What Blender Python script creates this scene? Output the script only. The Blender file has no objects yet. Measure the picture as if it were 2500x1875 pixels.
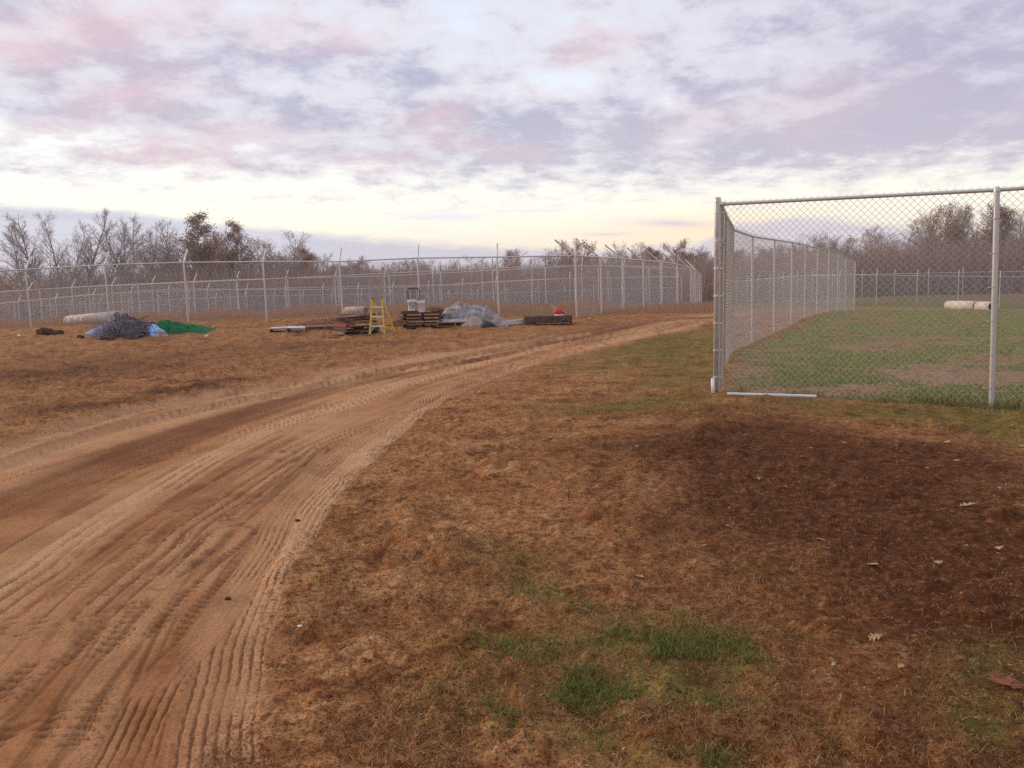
import bpy, math, random
import numpy as np
from mathutils import Vector, Matrix

DENOISE = False
HAZE = 0.0006
R = random.Random(7)
sc = bpy.context.scene
COL = sc.collection

# ------------------------------------------------------------------ camera
F_PX = 2050.0                       # focal length in pixels of the 2500 px wide photograph
CAM_H = 1.5
PITCH = math.atan(247.5 / F_PX)
ROLL = 0.020
fw = Vector((0, math.cos(PITCH), -math.sin(PITCH)))
rt0 = Vector((1, 0, 0))
up0 = rt0.cross(fw)
UPV = up0 * math.cos(ROLL) + rt0 * math.sin(ROLL)
RTV = rt0 * math.cos(ROLL) - up0 * math.sin(ROLL)
EYE = Vector((0, 0, CAM_H))
cam_data = bpy.data.cameras.new('camera')
cam_data.sensor_width = 36.0
cam_data.lens = 36.0 * F_PX / 2500.0
cam_data.clip_start = 0.05
cam_data.clip_end = 6000
cam = bpy.data.objects.new('camera', cam_data)
COL.objects.link(cam)
m = Matrix((RTV, UPV, -fw)).transposed().to_4x4()
m.translation = EYE
cam.matrix_world = m
sc.camera = cam


def ray(px, py):
    return fw + RTV * ((px - 1250) / F_PX) - UPV * ((py - 937.5) / F_PX)


def at(px, py, d):
    return EYE + ray(px, py) * d


# ------------------------------------------------------------------ view + sun + world
sc.view_settings.view_transform = 'Standard'
sc.view_settings.look = 'None'
sc.view_settings.exposure = 0.45
sc.view_settings.gamma = 1.0
sc.view_settings.use_curve_mapping = False

SUN_EL, SUN_AZ = math.radians(14), math.radians(-62)      # azimuth from +Y towards +X
sun_dir = Vector((math.sin(SUN_AZ) * math.cos(SUN_EL), math.cos(SUN_AZ) * math.cos(SUN_EL), math.sin(SUN_EL)))
sl = bpy.data.lights.new('sun', 'SUN')
sl.energy = 1.7
sl.angle = math.radians(18)
sl.color = (1.0, 0.78, 0.56)
so = bpy.data.objects.new('sun', sl)
COL.objects.link(so)
so.rotation_euler = (-sun_dir).to_track_quat('-Z', 'Y').to_euler()

sc.cycles.max_bounces = 4
sc.cycles.diffuse_bounces = 2
sc.cycles.glossy_bounces = 2
sc.cycles.transmission_bounces = 2
sc.cycles.volume_bounces = 0
sc.cycles.use_adaptive_sampling = True
sc.cycles.adaptive_threshold = 0.015
sc.cycles.sample_clamp_direct = 4.0
sc.cycles.sample_clamp_indirect = 2.0
sc.cycles.use_denoising = DENOISE

world = bpy.data.worlds.new('World')
sc.world = world
world.use_nodes = True
world.cycles.sampling_method = 'MANUAL'
world.cycles.sample_map_resolution = 512


class NT:
    """Small helper that writes node trees as expressions."""
    def __init__(s, tree):
        s.t = tree
        s.n = tree.nodes
        s.l = tree.links

    def put(s, sock, v):
        if isinstance(v, bpy.types.NodeSocket):
            s.l.new(v, sock)
        elif v is not None:
            if sock.type == 'RGBA' and len(v) == 3:
                v = tuple(v) + (1,)
            sock.default_value = v

    def math(s, op, a, b=None, c=None, clamp=False):
        n = s.n.new('ShaderNodeMath')
        n.operation = op
        n.use_clamp = clamp
        s.put(n.inputs[0], a)
        if b is not None: s.put(n.inputs[1], b)
        if c is not None: s.put(n.inputs[2], c)
        return n.outputs[0]

    def add(s, a, b): return s.math('ADD', a, b)
    def sub(s, a, b): return s.math('SUBTRACT', a, b)
    def mul(s, a, b): return s.math('MULTIPLY', a, b)
    def div(s, a, b): return s.math('DIVIDE', a, b)

    def smooth(s, x, lo, hi, to0=0.0, to1=1.0):
        n = s.n.new('ShaderNodeMapRange')
        n.interpolation_type = 'SMOOTHSTEP'
        s.put(n.inputs[0], x)
        for i, v in ((1, lo), (2, hi), (3, to0), (4, to1)):
            s.put(n.inputs[i], v)
        return n.outputs[0]

    def mix(s, f, a, b, mode='MIX'):
        n = s.n.new('ShaderNodeMix')
        n.data_type = 'RGBA'
        n.blend_type = mode
        n.clamp_factor = True
        s.put(n.inputs[0], f)
        s.put(n.inputs[6], a)
        s.put(n.inputs[7], b)
        return n.outputs[2]

    def noise(s, vec, scale, detail=4, rough=0.55, dist=0.0, out=0):
        n = s.n.new('ShaderNodeTexNoise')
        s.put(n.inputs['Vector'], vec)
        n.inputs['Scale'].default_value = scale
        n.inputs['Detail'].default_value = detail
        n.inputs['Roughness'].default_value = rough
        n.inputs['Distortion'].default_value = dist
        return n.outputs[out]

    def comb(s, x, y, z):
        n = s.n.new('ShaderNodeCombineXYZ')
        for i, v in enumerate((x, y, z)): s.put(n.inputs[i], v)
        return n.outputs[0]

    def ramp(s, f, stops, interp='LINEAR'):
        n = s.n.new('ShaderNodeValToRGB')
        n.color_ramp.interpolation = interp
        el = n.color_ramp.elements
        while len(el) < len(stops): el.new(0.5)
        for e, (p, c) in zip(el, stops):
            e.position = p
            e.color = tuple(c) + (1,) if len(c) == 3 else c
        s.put(n.inputs[0], f)
        return n.outputs[0]

    def attr(s, name):
        n = s.n.new('ShaderNodeAttribute')
        n.attribute_name = name
        return n

    def sep(s, col):
        n = s.n.new('ShaderNodeSeparateColor')
        s.put(n.inputs[0], col)
        return n.outputs


def srgb(r, g, b):
    f = lambda c: (c / 255 / 12.92) if c / 255 <= 0.04045 else ((c / 255 + 0.055) / 1.055) ** 2.4
    return (f(r), f(g), f(b))


def build_world():
    T = NT(world.node_tree)
    T.n.clear()
    tc = T.n.new('ShaderNodeTexCoord')
    sp = T.n.new('ShaderNodeSeparateXYZ')
    T.l.new(tc.outputs['Generated'], sp.inputs[0])
    dx, dy, dz = sp.outputs
    az = T.math('ARCTAN2', dx, dy)
    el = T.math('ARCSINE', dz)
    eld = T.mul(el, 57.2958)
    den = T.add(T.math('MAXIMUM', dz, 0.0), 0.20)
    P = T.comb(T.div(dx, den), T.mul(T.div(dy, den), 0.9), 0.0)
    big = T.noise(P, 1.3, 4, 0.60, 0.3)
    fine = T.noise(P, 6.0, 7, 0.64, 0.10)

    AE = T.comb(az, el, 0.0)

    def blob(px, py, rx, ry, w, rot=0.0):
        d = ray(px, py).normalized()
        mp = T.n.new('ShaderNodeMapping')
        mp.vector_type = 'TEXTURE'
        T.put(mp.inputs['Vector'], AE)
        mp.inputs['Location'].default_value = (math.atan2(d.x, d.y), math.asin(d.z), 0)
        mp.inputs['Rotation'].default_value = (0, 0, rot)
        mp.inputs['Scale'].default_value = (2.1 * rx / F_PX, 2.1 * ry / F_PX, 1)
        g = T.n.new('ShaderNodeTexGradient')
        g.gradient_type = 'QUADRATIC_SPHERE'
        T.put(g.inputs[0], mp.outputs[0])
        return T.mul(g.outputs[1], w * 1.25)

    # coverage of the cloud deck (positive = cloud, negative = gap)
    cov = T.add(T.mul(T.sub(big, 0.5), 1.0), T.mul(T.sub(fine, 0.5), 1.35))
    for b in ((1250, 330, 330, 75, .22, -.1), (1750, 330, 520, 90, .22, -.03), (2300, 330, 400, 110, .22, 0), (600, 250, 330, 70, .12, -.1),
              (250, 120, 330, 90, .14, 0), (1000, 190, 330, 70, .14, -.3), (2350, 150, 330, 160, .2, 0), (1750, 130, 330, 100, .06, 0),
              (1340, 215, 230, 45, -.34, 0.05), (1150, 60, 160, 60, -.16, 0), (560, 215, 240, 26, -.16, 0), (150, 350, 260, 35, -.24, 0),
              (620, 20, 200, 20, -.2, 0), (1630, 240, 50, 22, -.18, 0), (2030, 240, 190, 22, -.2, .15), (2420, 290, 120, 26, -.2, .1),
              (1870, 315, 70, 16, -.22, .2), (1660, 345, 60, 9, -.24, 0), (2080, 60, 140, 22, -.1, .1)):
        cov = T.add(cov, blob(*b))
    # the deck ends above the low clear band; its lower edge wavers
    edge = T.add(6.7, T.mul(T.sub(fine, 0.5), -7.0))
    edge = T.sub(edge, T.mul(T.smooth(az, -0.55, 0.25, 0, 1), 1.1))
    edge = T.add(edge, T.mul(T.smooth(T.math('ABSOLUTE', az), 0.9, 1.6), -5.0))
    deck = T.smooth(T.sub(eld, edge), -1.0, 2.4)
    cf = T.smooth(T.add(cov, 0.23), -0.22, 0.24)
    cf = T.mul(cf, deck)
    # wisps in the clear band
    streakP = T.comb(T.mul(az, 2.6), T.mul(el, 26.0), 3.7)
    streak = T.noise(streakP, 1.6, 5, 0.6)
    wisp = T.mul(T.smooth(streak, 0.56, 0.72), T.smooth(eld, 2.5, 4.5))

    # clear sky by elevation
    t = T.div(T.math('MAXIMUM', eld, 0.0), 60.0)
    clear = T.ramp(t, [(0.0, srgb(250, 222, 196)), (0.03, srgb(250, 236, 216)), (0.075, srgb(250, 246, 229)),
                       (0.13, srgb(240, 240, 234)), (0.22, srgb(220, 227, 238)), (0.42, srgb(200, 211, 232)), (1.0, srgb(166, 188, 226))])
    sky = T.n.new('ShaderNodeTexSky')
    sky.sky_type = 'NISHITA'
    sky.sun_disc = False
    sky.sun_elevation = SUN_EL
    sky.sun_rotation = SUN_AZ
    skyc = T.mix(1.0, sky.outputs[0], (0.10, 0.10, 0.10), 'MULTIPLY')
    clear = T.mix(0.15, clear, skyc)
    # warm glow low near the middle right
    clear = T.mix(T.math('MINIMUM', blob(1700, 560, 260, 40, 0.8), 1.0), clear, srgb(255, 226, 188))
    # cloud colour
    dense = T.smooth(T.add(cov, T.mul(T.sub(fine, .5), .7)), -0.10, 0.45)
    cc = T.mix(dense, srgb(203, 203, 213), srgb(163, 165, 186))
    purple = T.smooth(az, 0.05, 0.6)
    cc = T.mix(T.mul(purple, 0.40), cc, srgb(166, 157, 180))
    pn = T.noise(P, 1.5, 3, 0.55)
    pink = T.mul(T.smooth(pn, 0.50, 0.66), T.smooth(eld, 30, 9))
    pink = T.mul(pink, T.smooth(az, 0.55, 0.05, 0.15, 1.0))
    for b in ((880, 90, 60, 40, .7, 0), (330, 220, 130, 26, .6, .1), (1060, 280, 90, 32, .7, .25), (200, 70, 70, 26, .6, 0), (620, 325, 150, 24, .55, 0),
              (30, 110, 70, 60, .6, 0), (660, 80, 80, 40, .55, 0), (470, 90, 40, 20, .4, 0), (1700, 290, 160, 45, .4, .1), (1390, 200, 90, 40, .3, 0)):
        pink = T.add(pink, blob(*b))
    cc = T.mix(T.mul(T.math('MINIMUM', pink, 1.0), 0.55), cc, srgb(214, 182, 187))
    low = T.smooth(eld, 13, 7)
    cc = T.mix(T.mul(low, 0.30), cc, srgb(204, 194, 198))
    col = T.mix(wisp, clear, srgb(226, 220, 226))
    col = T.mix(cf, col, cc)
    # low grey-blue bank: its upper edge slopes down from the left to the middle; another bank on the right
    def eln(px, py):
        d = ray(px, py).normalized()
        return math.degrees(math.asin(d.z)), math.atan2(d.x, d.y)
    pts = [eln(x, y) for x, y in ((0, 482), (330, 512), (560, 545), (900, 575), (1150, 592), (1500, 604), (1700, 590), (1800, 540), (1950, 525), (2200, 545), (2330, 585), (2500, 590))]
    bank_top = -1.0
    a_pts = [(-0.9, pts[0][0] + 0.6)] + [(a, e) for e, a in pts] + [(0.9, 3.4)]
    cur = None
    for i in range(len(a_pts) - 1):
        (a0, e0), (a1, e1) = a_pts[i], a_pts[i + 1]
        seg = T.n.new('ShaderNodeMapRange')
        seg.clamp = True
        T.put(seg.inputs[0], az)
        for k, v in ((1, a0), (2, a1), (3, 0.0 if i else e0), (4, (e1 - e0) if i else e1)):
            seg.inputs[k].default_value = v
        cur = seg.outputs[0] if cur is None else T.add(cur, seg.outputs[0])
    wob = T.add(T.mul(T.sub(streak, 0.5), 1.1), T.mul(T.sub(fine, .5), .8))
    cur = T.add(cur, wob)
    bank = T.smooth(T.sub(cur, eld), -0.15, 0.55)
    bankc = T.mix(T.smooth(az, -0.5, 0.5), srgb(184, 188, 206), srgb(196, 187, 200))
    bankc = T.mix(T.mul(T.smooth(streak, 0.4, 0.65), 0.35), bankc, srgb(222, 222, 232))
    col = T.mix(T.mul(bank, 0.92), col, bankc)
    # two thin streaks above the horizon
    st = T.add(blob(1640, 545, 110, 10, .85, -.08), blob(1480, 572, 70, 5, .6, 0))
    col = T.mix(T.mul(T.math('MINIMUM', st, 1.0), T.smooth(streak, .3, .55, .55, 1)), col, srgb(206, 192, 205))
    # below the horizon: ground-coloured
    col = T.mix(T.smooth(eld, -0.5, -3.0), col, (0.16, 0.10, 0.07))
    bg = T.n.new('ShaderNodeBackground')
    T.put(bg.inputs[0], col)
    bg.inputs[1].default_value = 1.0
    out = T.n.new('ShaderNodeOutputWorld')
    T.l.new(bg.outputs[0], out.inputs[0])


build_world()

# ------------------------------------------------------------------ object helpers


def tag(o, label=None, cat=None, group=None, kind=None):
    if label: o['label'] = label
    if cat: o['category'] = cat
    if group: o['group'] = group
    if kind: o['kind'] = kind
    return o


def thing(name, label, cat, loc=(0, 0, 0), rz=0.0, group=None):
    o = bpy.data.objects.new(name, None)
    COL.objects.link(o)
    o.location = loc
    o.rotation_euler = (0, 0, rz)
    o.empty_display_size = 0.1
    return tag(o, label, cat, group)


def put(name, mesh, parent=None, loc=(0, 0, 0), rot=(0, 0, 0), scale=(1, 1, 1)):
    o = bpy.data.objects.new(name, mesh)
    COL.objects.link(o)
    o.location = loc
    o.rotation_euler = rot
    o.scale = scale
    o.parent = parent
    return o


def copy_tree(o, parent=None):
    c = o.copy()
    COL.objects.link(c)
    c.parent = parent
    for ch in [k for k in o.children]:
        copy_tree(ch, c)
    return c


class MB:
    """Collects simple shapes and makes one mesh of them."""
    def __init__(s):
        s.v = []
        s.f = []
        s.c = []

    def box(s, size, loc=(0, 0, 0), rot=None, jit=0.0):
        hx, hy, hz = size[0] / 2, size[1] / 2, size[2] / 2
        M = rot if isinstance(rot, Matrix) else (Matrix.Rotation(rot, 3, 'Z') if rot else Matrix.Identity(3))
        b = len(s.v)
        for x in (-hx, hx):
            for y in (-hy, hy):
                for z in (-hz, hz):
                    p = M @ Vector((x, y, z)) + Vector(loc)
                    if jit: p += Vector((R.uniform(-jit, jit), R.uniform(-jit, jit), R.uniform(-jit, jit)))
                    s.v.append(p[:])
        for f in ((0, 1, 3, 2), (4, 6, 7, 5), (0, 4, 5, 1), (2, 3, 7, 6), (0, 2, 6, 4), (1, 5, 7, 3)):
            s.f.append(tuple(b + i for i in f))
        return s

    def tube(s, path, rad, n=8, cap=True):
        path = [Vector(p) for p in path]
        rr = rad if isinstance(rad, (list, tuple)) else [rad] * len(path)
        b = len(s.v)
        prev = None
        for i, p in enumerate(path):
            a = path[max(i - 1, 0)]
            c = path[min(i + 1, len(path) - 1)]
            t = (c - a)
            t = t.normalized() if t.length > 1e-9 else Vector((0, 0, 1))
            if prev is None:
                u = t.cross(Vector((0, 0, 1)))
                if u.length < 0.05: u = t.cross(Vector((1, 0, 0)))
            else:
                u = prev - t * prev.dot(t)
            u.normalize()
            prev = u
            w = t.cross(u)
            for k in range(n):
                q = 2 * math.pi * k / n
                s.v.append((p + (u * math.cos(q) + w * math.sin(q)) * rr[i])[:])
        for i in range(len(path) - 1):
            for k in range(n):
                k2 = (k + 1) % n
                s.f.append((b + i * n + k, b + i * n + k2, b + (i + 1) * n + k2, b + (i + 1) * n + k))
        if cap:
            s.f.append(tuple(b + k for k in reversed(range(n))))
            s.f.append(tuple(b + (len(path) - 1) * n + k for k in range(n)))
        return s

    def lathe(s, prof, n=16, loc=(0, 0, 0), M=None):
        b = len(s.v)
        for r_, z in prof:
            for k in range(n):
                q = 2 * math.pi * k / n
                p = Vector((r_ * math.cos(q), r_ * math.sin(q), z))
                if M: p = M @ p
                s.v.append((p + Vector(loc))[:])
        for i in range(len(prof) - 1):
            for k in range(n):
                k2 = (k + 1) % n
                s.f.append((b + i * n + k, b + i * n + k2, b + (i + 1) * n + k2, b + (i + 1) * n + k))
        return s

    def mesh(s, name, mat, smooth=False):
        me = bpy.data.meshes.new(name)
        me.from_pydata(s.v, [], s.f)
        if mat: me.materials.append(mat)
        if smooth:
            me.polygons.foreach_set('use_smooth', [True] * len(me.polygons))
        me.update()
        return me


def np_mesh(name, verts, faces, mat, smooth=False, attrs=None):
    """verts (n,3), faces (m,k) -> mesh, quickly. attrs: {name: (n,4) float colours}"""
    me = bpy.data.meshes.new(name)
    n, mf, k = len(verts), len(faces), faces.shape[1]
    me.vertices.add(n)
    me.vertices.foreach_set('co', np.ascontiguousarray(verts, dtype=np.float32).ravel())
    me.loops.add(mf * k)
    me.loops.foreach_set('vertex_index', np.ascontiguousarray(faces, dtype=np.int32).ravel())
    me.polygons.add(mf)
    me.polygons.foreach_set('loop_start', np.arange(0, mf * k, k, dtype=np.int32))
    me.polygons.foreach_set('loop_total', np.full(mf, k, dtype=np.int32))
    if smooth: me.polygons.foreach_set('use_smooth', np.ones(mf, dtype=bool))
    if mat: me.materials.append(mat)
    for an, arr in (attrs or {}).items():
        a = me.color_attributes.new(an, 'FLOAT_COLOR', 'POINT')
        a.data.foreach_set('color', np.ascontiguousarray(arr, dtype=np.float32).ravel())
    me.update(calc_edges=True)
    return me


# ------------------------------------------------------------------ numpy noise


def _hash(ix, iy, seed):
    h = (ix.astype(np.int64) * 374761393 + iy.astype(np.int64) * 668265263 + seed * 1442695041) & 0xffffffff
    h = ((h ^ (h >> 13)) * 1274126177) & 0xffffffff
    h = (h ^ (h >> 16)) & 0xffffffff
    return h / 4294967295.0


def vn(x, y, seed=0):
    ix, iy = np.floor(x), np.floor(y)
    fx, fy = x - ix, y - iy
    ux, uy = fx * fx * fx * (fx * (fx * 6 - 15) + 10), fy * fy * fy * (fy * (fy * 6 - 15) + 10)
    a, b = _hash(ix, iy, seed), _hash(ix + 1, iy, seed)
    c, d = _hash(ix, iy + 1, seed), _hash(ix + 1, iy + 1, seed)
    return (a + (b - a) * ux) + ((c + (d - c) * ux) - (a + (b - a) * ux)) * uy


def fbm(x, y, scale, octs=4, seed=0, gain=0.5):
    """0..1, scale = size of the largest feature in metres"""
    t, amp, tot, f = 0, 1.0, 0, 1.0 / scale
    for o in range(octs):
        ca, sa = math.cos(o * 1.3 + .4), math.sin(o * 1.3 + .4)
        t = t + amp * vn((x * ca - y * sa) * f + o * 17.3, (x * sa + y * ca) * f - o * 9.1, seed + o * 31)
        tot += amp
        amp *= gain
        f *= 2.03
    return t / tot


def sstep(x, a, b):
    t = np.clip((x - a) / (b - a), 0, 1)
    return t * t * (3 - 2 * t)


# ------------------------------------------------------------------ terrain (large shape)
RAIL = 2.35
ctl = []
for px, py, d in ((1752, 968, 10.3), (2432, 1008, 8.85), (1788, 861, 16.1), (1838, 842, 18.2), (1892, 816, 21.0), (1934, 793, 24.0), (1967, 777, 27.1),
                  (1997, 768, 29.7), (2047, 760, 34.4), (2087, 760, 40.2),
                  (62, 802, 33.5), (448, 787, 33), (829, 776, 33), (1214, 772, 32.4), (1404, 776, 31.9),
                  (1466, 768, 34.5), (1570, 758, 39.4), (1652, 754, 44.3), (1711, 750, 60),
                  (920, 820, 27.5), (700, 822, 27.0), (280, 830, 27.5), (1330, 790, 29), (150, 832, 26.8), (1040, 805, 28)):
    ctl.append(at(px, py, d))
for px, ry, d in ((-100, 722, 56), (195, 700, 55), (575, 682, 52), (948, 673, 52), (1195, 660, 51), (1447, 646, 49),
                  (0, 742, 68), (254, 719, 68), (621, 707, 69), (1083, 697, 68), (1337, 682, 64), (1680, 678, 68),
                  (150, 746, 88), (621, 724, 88), (1200, 716, 88), (1690, 700, 95), (1995, 671, 70), (2500, 676, 66), (2500, 664, 84), (2100, 669, 84)):
    p = at(px, ry, d)
    p.z -= RAIL
    ctl.append(p)
for x, y, z in ((0, 0, 0), (0, -6, 0), (-5, 0, 0), (6, 0, 0), (0, 4, 0), (-3, 5, 0), (2.5, 5, 0), (-5, 9, -.02), (0, 9, 0), (0, 14, 0.0), (-7, 15, -.05), (-14, 12, -.1), (12, 12, 0.03),
                (-60, 150, -4.5), (0, 160, -2.6), (80, 150, -1.6), (-150, 60, -4), (150, 60, 0), (-40, -40, 0), (60, -40, 0), (-250, 300, -5), (250, 300, -2), (0, 320, -3)):
    ctl.append(Vector((x, y, z)))
CX = np.array([p.x for p in ctl]); CY = np.array([p.y for p in ctl]); CZ = np.array([p.z for p in ctl])


def _phi(r2):
    return np.where(r2 > 1e-9, 0.5 * r2 * np.log(r2 + 1e-12), 0.0)


nC = len(CX)
_A = np.zeros((nC + 3, nC + 3))
_A[:nC, :nC] = _phi((CX[:, None] - CX) ** 2 + (CY[:, None] - CY) ** 2) / 100.0
_A[:nC, :nC] += np.eye(nC) * 0.05
_A[:nC, nC] = 1; _A[:nC, nC + 1] = CX / 100; _A[:nC, nC + 2] = CY / 100
_A[nC:, :nC] = _A[:nC, nC:].T
_W = np.linalg.solve(_A, np.concatenate([CZ, np.zeros(3)]))


def macro(x, y):
    x = np.asarray(x, dtype=float); y = np.asarray(y, dtype=float)
    sh = x.shape
    x, y = x.ravel(), y.ravel()
    rr = np.sqrt(x * x + y * y)
    k = np.minimum(1.0, 300.0 / np.maximum(rr, 1e-6))
    x, y = x * k, y * k
    z = _W[nC] + _W[nC + 1] * x / 100 + _W[nC + 2] * y / 100
    for i in range(nC):
        z = z + _W[i] * _phi((x - CX[i]) ** 2 + (y - CY[i]) ** 2) / 100.0
    return z.reshape(sh)


def gz(x, y):
    return float(macro(np.array([x]), np.array([y]))[0])


def G(px, py):
    """the place on the ground behind this point of the photograph"""
    d = ray(px, py)
    ts = np.geomspace(1.0, 260, 260)
    z = EYE.z + ts * d.z - macro(ts * d.x, ts * d.y)
    i = np.argmax(z < 0) if (z < 0).any() else len(ts) - 1
    a, b = ts[max(i - 1, 0)], ts[i]
    for _ in range(14):
        mth = (a + b) / 2
        if EYE.z + mth * d.z - gz(mth * d.x, mth * d.y) < 0: b = mth
        else: a = mth
    p = EYE + d * b
    return p


# ------------------------------------------------------------------ materials


def pmat(name, col, rough=0.8, metal=0.0, var=0.25, vscale=6.0, bump=0.0, bscale=40.0, col2=None, spec=0.3, trans=0.0):
    mt = bpy.data.materials.new(name)
    mt.use_nodes = True
    T = NT(mt.node_tree)
    bs = T.n['Principled BSDF']
    tc = T.n.new('ShaderNodeTexCoord')
    n1 = T.noise(tc.outputs['Object'], vscale, 5, 0.6)
    c2 = col2 or tuple(c * (1 - var) for c in col)
    c1 = tuple(min(1, c * (1 + var * 0.6)) for c in col)
    c = T.mix(T.smooth(n1, 0.3, 0.7), c1, c2)
    T.put(bs.inputs['Base Color'], c)
    bs.inputs['Roughness'].default_value = rough
    bs.inputs['Metallic'].default_value = metal
    bs.inputs['Specular IOR Level'].default_value = spec
    if bump:
        b = T.n.new('ShaderNodeBump')
        b.inputs['Strength'].default_value = bump
        b.inputs['Distance'].default_value = 0.02
        T.put(b.inputs['Height'], T.noise(tc.outputs['Object'], bscale, 5, 0.65))
        T.put(bs.inputs['Normal'], b.outputs[0])
    return mt


def attr_mat(name, rough=0.9, mul=1.0, transl=0.0):
    mt = bpy.data.materials.new(name)
    mt.use_nodes = True
    T = NT(mt.node_tree)
    bs = T.n['Principled BSDF']
    a = T.attr('col')
    T.put(bs.inputs['Base Color'], a.outputs['Color'])
    bs.inputs['Roughness'].default_value = rough
    bs.inputs['Specular IOR Level'].default_value = 0.15
    if transl:
        tr = T.n.new('ShaderNodeBsdfTranslucent')
        T.put(tr.inputs[0], a.outputs['Color'])
        mx = T.n.new('ShaderNodeMixShader')
        mx.inputs[0].default_value = transl
        T.l.new(bs.outputs[0], mx.inputs[1])
        T.l.new(tr.outputs[0], mx.inputs[2])
        T.l.new(mx.outputs[0], T.n['Material Output'].inputs[0])
    return mt


M_galv = pmat('galvanised_steel', (0.62, 0.60, 0.57), 0.38, 0.35, 0.2, 9, spec=0.5)
M_wire = pmat('galvanised_wire', (0.50, 0.48, 0.48), 0.45, 0.35, 0.12, 20, spec=0.5)
M_wood = pmat('weathered_wood', (0.30, 0.185, 0.125), 0.9, 0, 0.45, 9, 0.4, 60)
M_wood_dark = pmat('dark_wet_wood', (0.125, 0.066, 0.045), 0.85, 0, 0.5, 9, 0.4, 60)
M_wood_pale = pmat('pale_wood', (0.42, 0.30, 0.20), 0.85, 0, 0.25, 9, 0.3, 60)
M_red = pmat('red_paint', (0.30, 0.035, 0.03), 0.7, 0, 0.3, 8)
M_yellow = pmat('yellow_fibreglass', (0.72, 0.50, 0.05), 0.5, 0, 0.12, 8)
M_alu = pmat('aluminium', (0.72, 0.72, 0.72), 0.4, 0.6, 0.1, 10)
M_white = pmat('white_plastic', (0.78, 0.76, 0.74), 0.5, 0, 0.06, 6)
M_sheet = pmat('white_sheet', (0.74, 0.74, 0.80), 0.6, 0, 0.1, 3)
M_black = pmat('black_tube', (0.02, 0.02, 0.022), 0.5, 0.2, 0.3, 8)
M_conc = pmat('concrete', (0.62, 0.53, 0.46), 0.95, 0, 0.22, 3.5, 0.5, 25)
M_inside = pmat('shaded_concrete', (0.17, 0.14, 0.13), 0.95, 0, 0.3, 5)
M_tarp = pmat('grey_tarp', (0.34, 0.305, 0.295), 0.5, 0, 0.3, 3.6, 0.35, 14, col2=(0.13, 0.10, 0.085))
M_tarp2 = pmat('beige_tarp', (0.42, 0.31, 0.23), 0.7, 0, 0.3, 4, 0.2, 18)
M_blue = pmat('blue_tarp', (0.06, 0.22, 0.70), 0.5, 0, 0.2, 14, col2=(0.55, 0.75, 0.95))
M_green = pmat('green_net', (0.008, 0.15, 0.05), 0.7, 0, 0.35, 8, col2=(0.005, 0.10, 0.03))
M_green2 = pmat('green_net_strand', (0.02, 0.27, 0.10), 0.6, 0, 0.3, 8)
M_greywire = pmat('grey_wire_tangle', (0.34, 0.31, 0.34), 0.6, 0.3, 0.35, 8)
M_core = pmat('grey_cloth_heap', (0.13, 0.115, 0.13), 0.9, 0, 0.45, 6, 0.6, 20)
M_can = pmat('red_plastic', (0.62, 0.03, 0.02), 0.45, 0, 0.12, 6)
M_spout = pmat('yellow_plastic', (0.75, 0.62, 0.04), 0.45, 0, 0.1, 6)
M_rope = pmat('straw_rope', (0.34, 0.24, 0.13), 0.95, 0, 0.4, 20, 0.5, 60)
M_stone = pmat('pale_stone', (0.42, 0.36, 0.33), 0.95, 0, 0.3, 8, 0.5, 20)
M_soil = pmat('dark_soil', (0.10, 0.045, 0.022), 0.98, 0, 0.4, 9, 0.8, 30)
M_pvc = pmat('white_pvc', (0.80, 0.78, 0.80), 0.4, 0, 0.08, 5)
M_print = pmat('dark_green_print', (0.05, 0.09, 0.09), 0.6, 0, 0.1, 5)
M_bark = pmat('grey_bark', (0.32, 0.27, 0.25), 0.95, 0, 0.35, 2.0)
M_birch = pmat('pale_bark', (0.44, 0.40, 0.38), 0.95, 0, 0.35, 2.0)
M_twig = pmat('twigs', (0.36, 0.27, 0.24), 0.95, 0, 0.3, 1.0)
M_twig_pale = pmat('pale_twigs', (0.55, 0.46, 0.43), 0.95, 0, 0.3, 1.0)
M_rustleaf = pmat('rust_leaves', (0.40, 0.20, 0.12), 0.95, 0, 0.45, 0.8)
M_tanleaf = pmat('tan_leaves', (0.42, 0.28, 0.19), 0.95, 0, 0.4, 0.8)
M_blade = attr_mat('grass_blades', 0.9, transl=0.25)

# ------------------------------------------------------------------ ground
# tyre lanes: points of the photograph turned into places on the ground


def z3(pts):
    return [(x / 1.543, y / 1.543 + 800) for x, y in pts]


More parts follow.
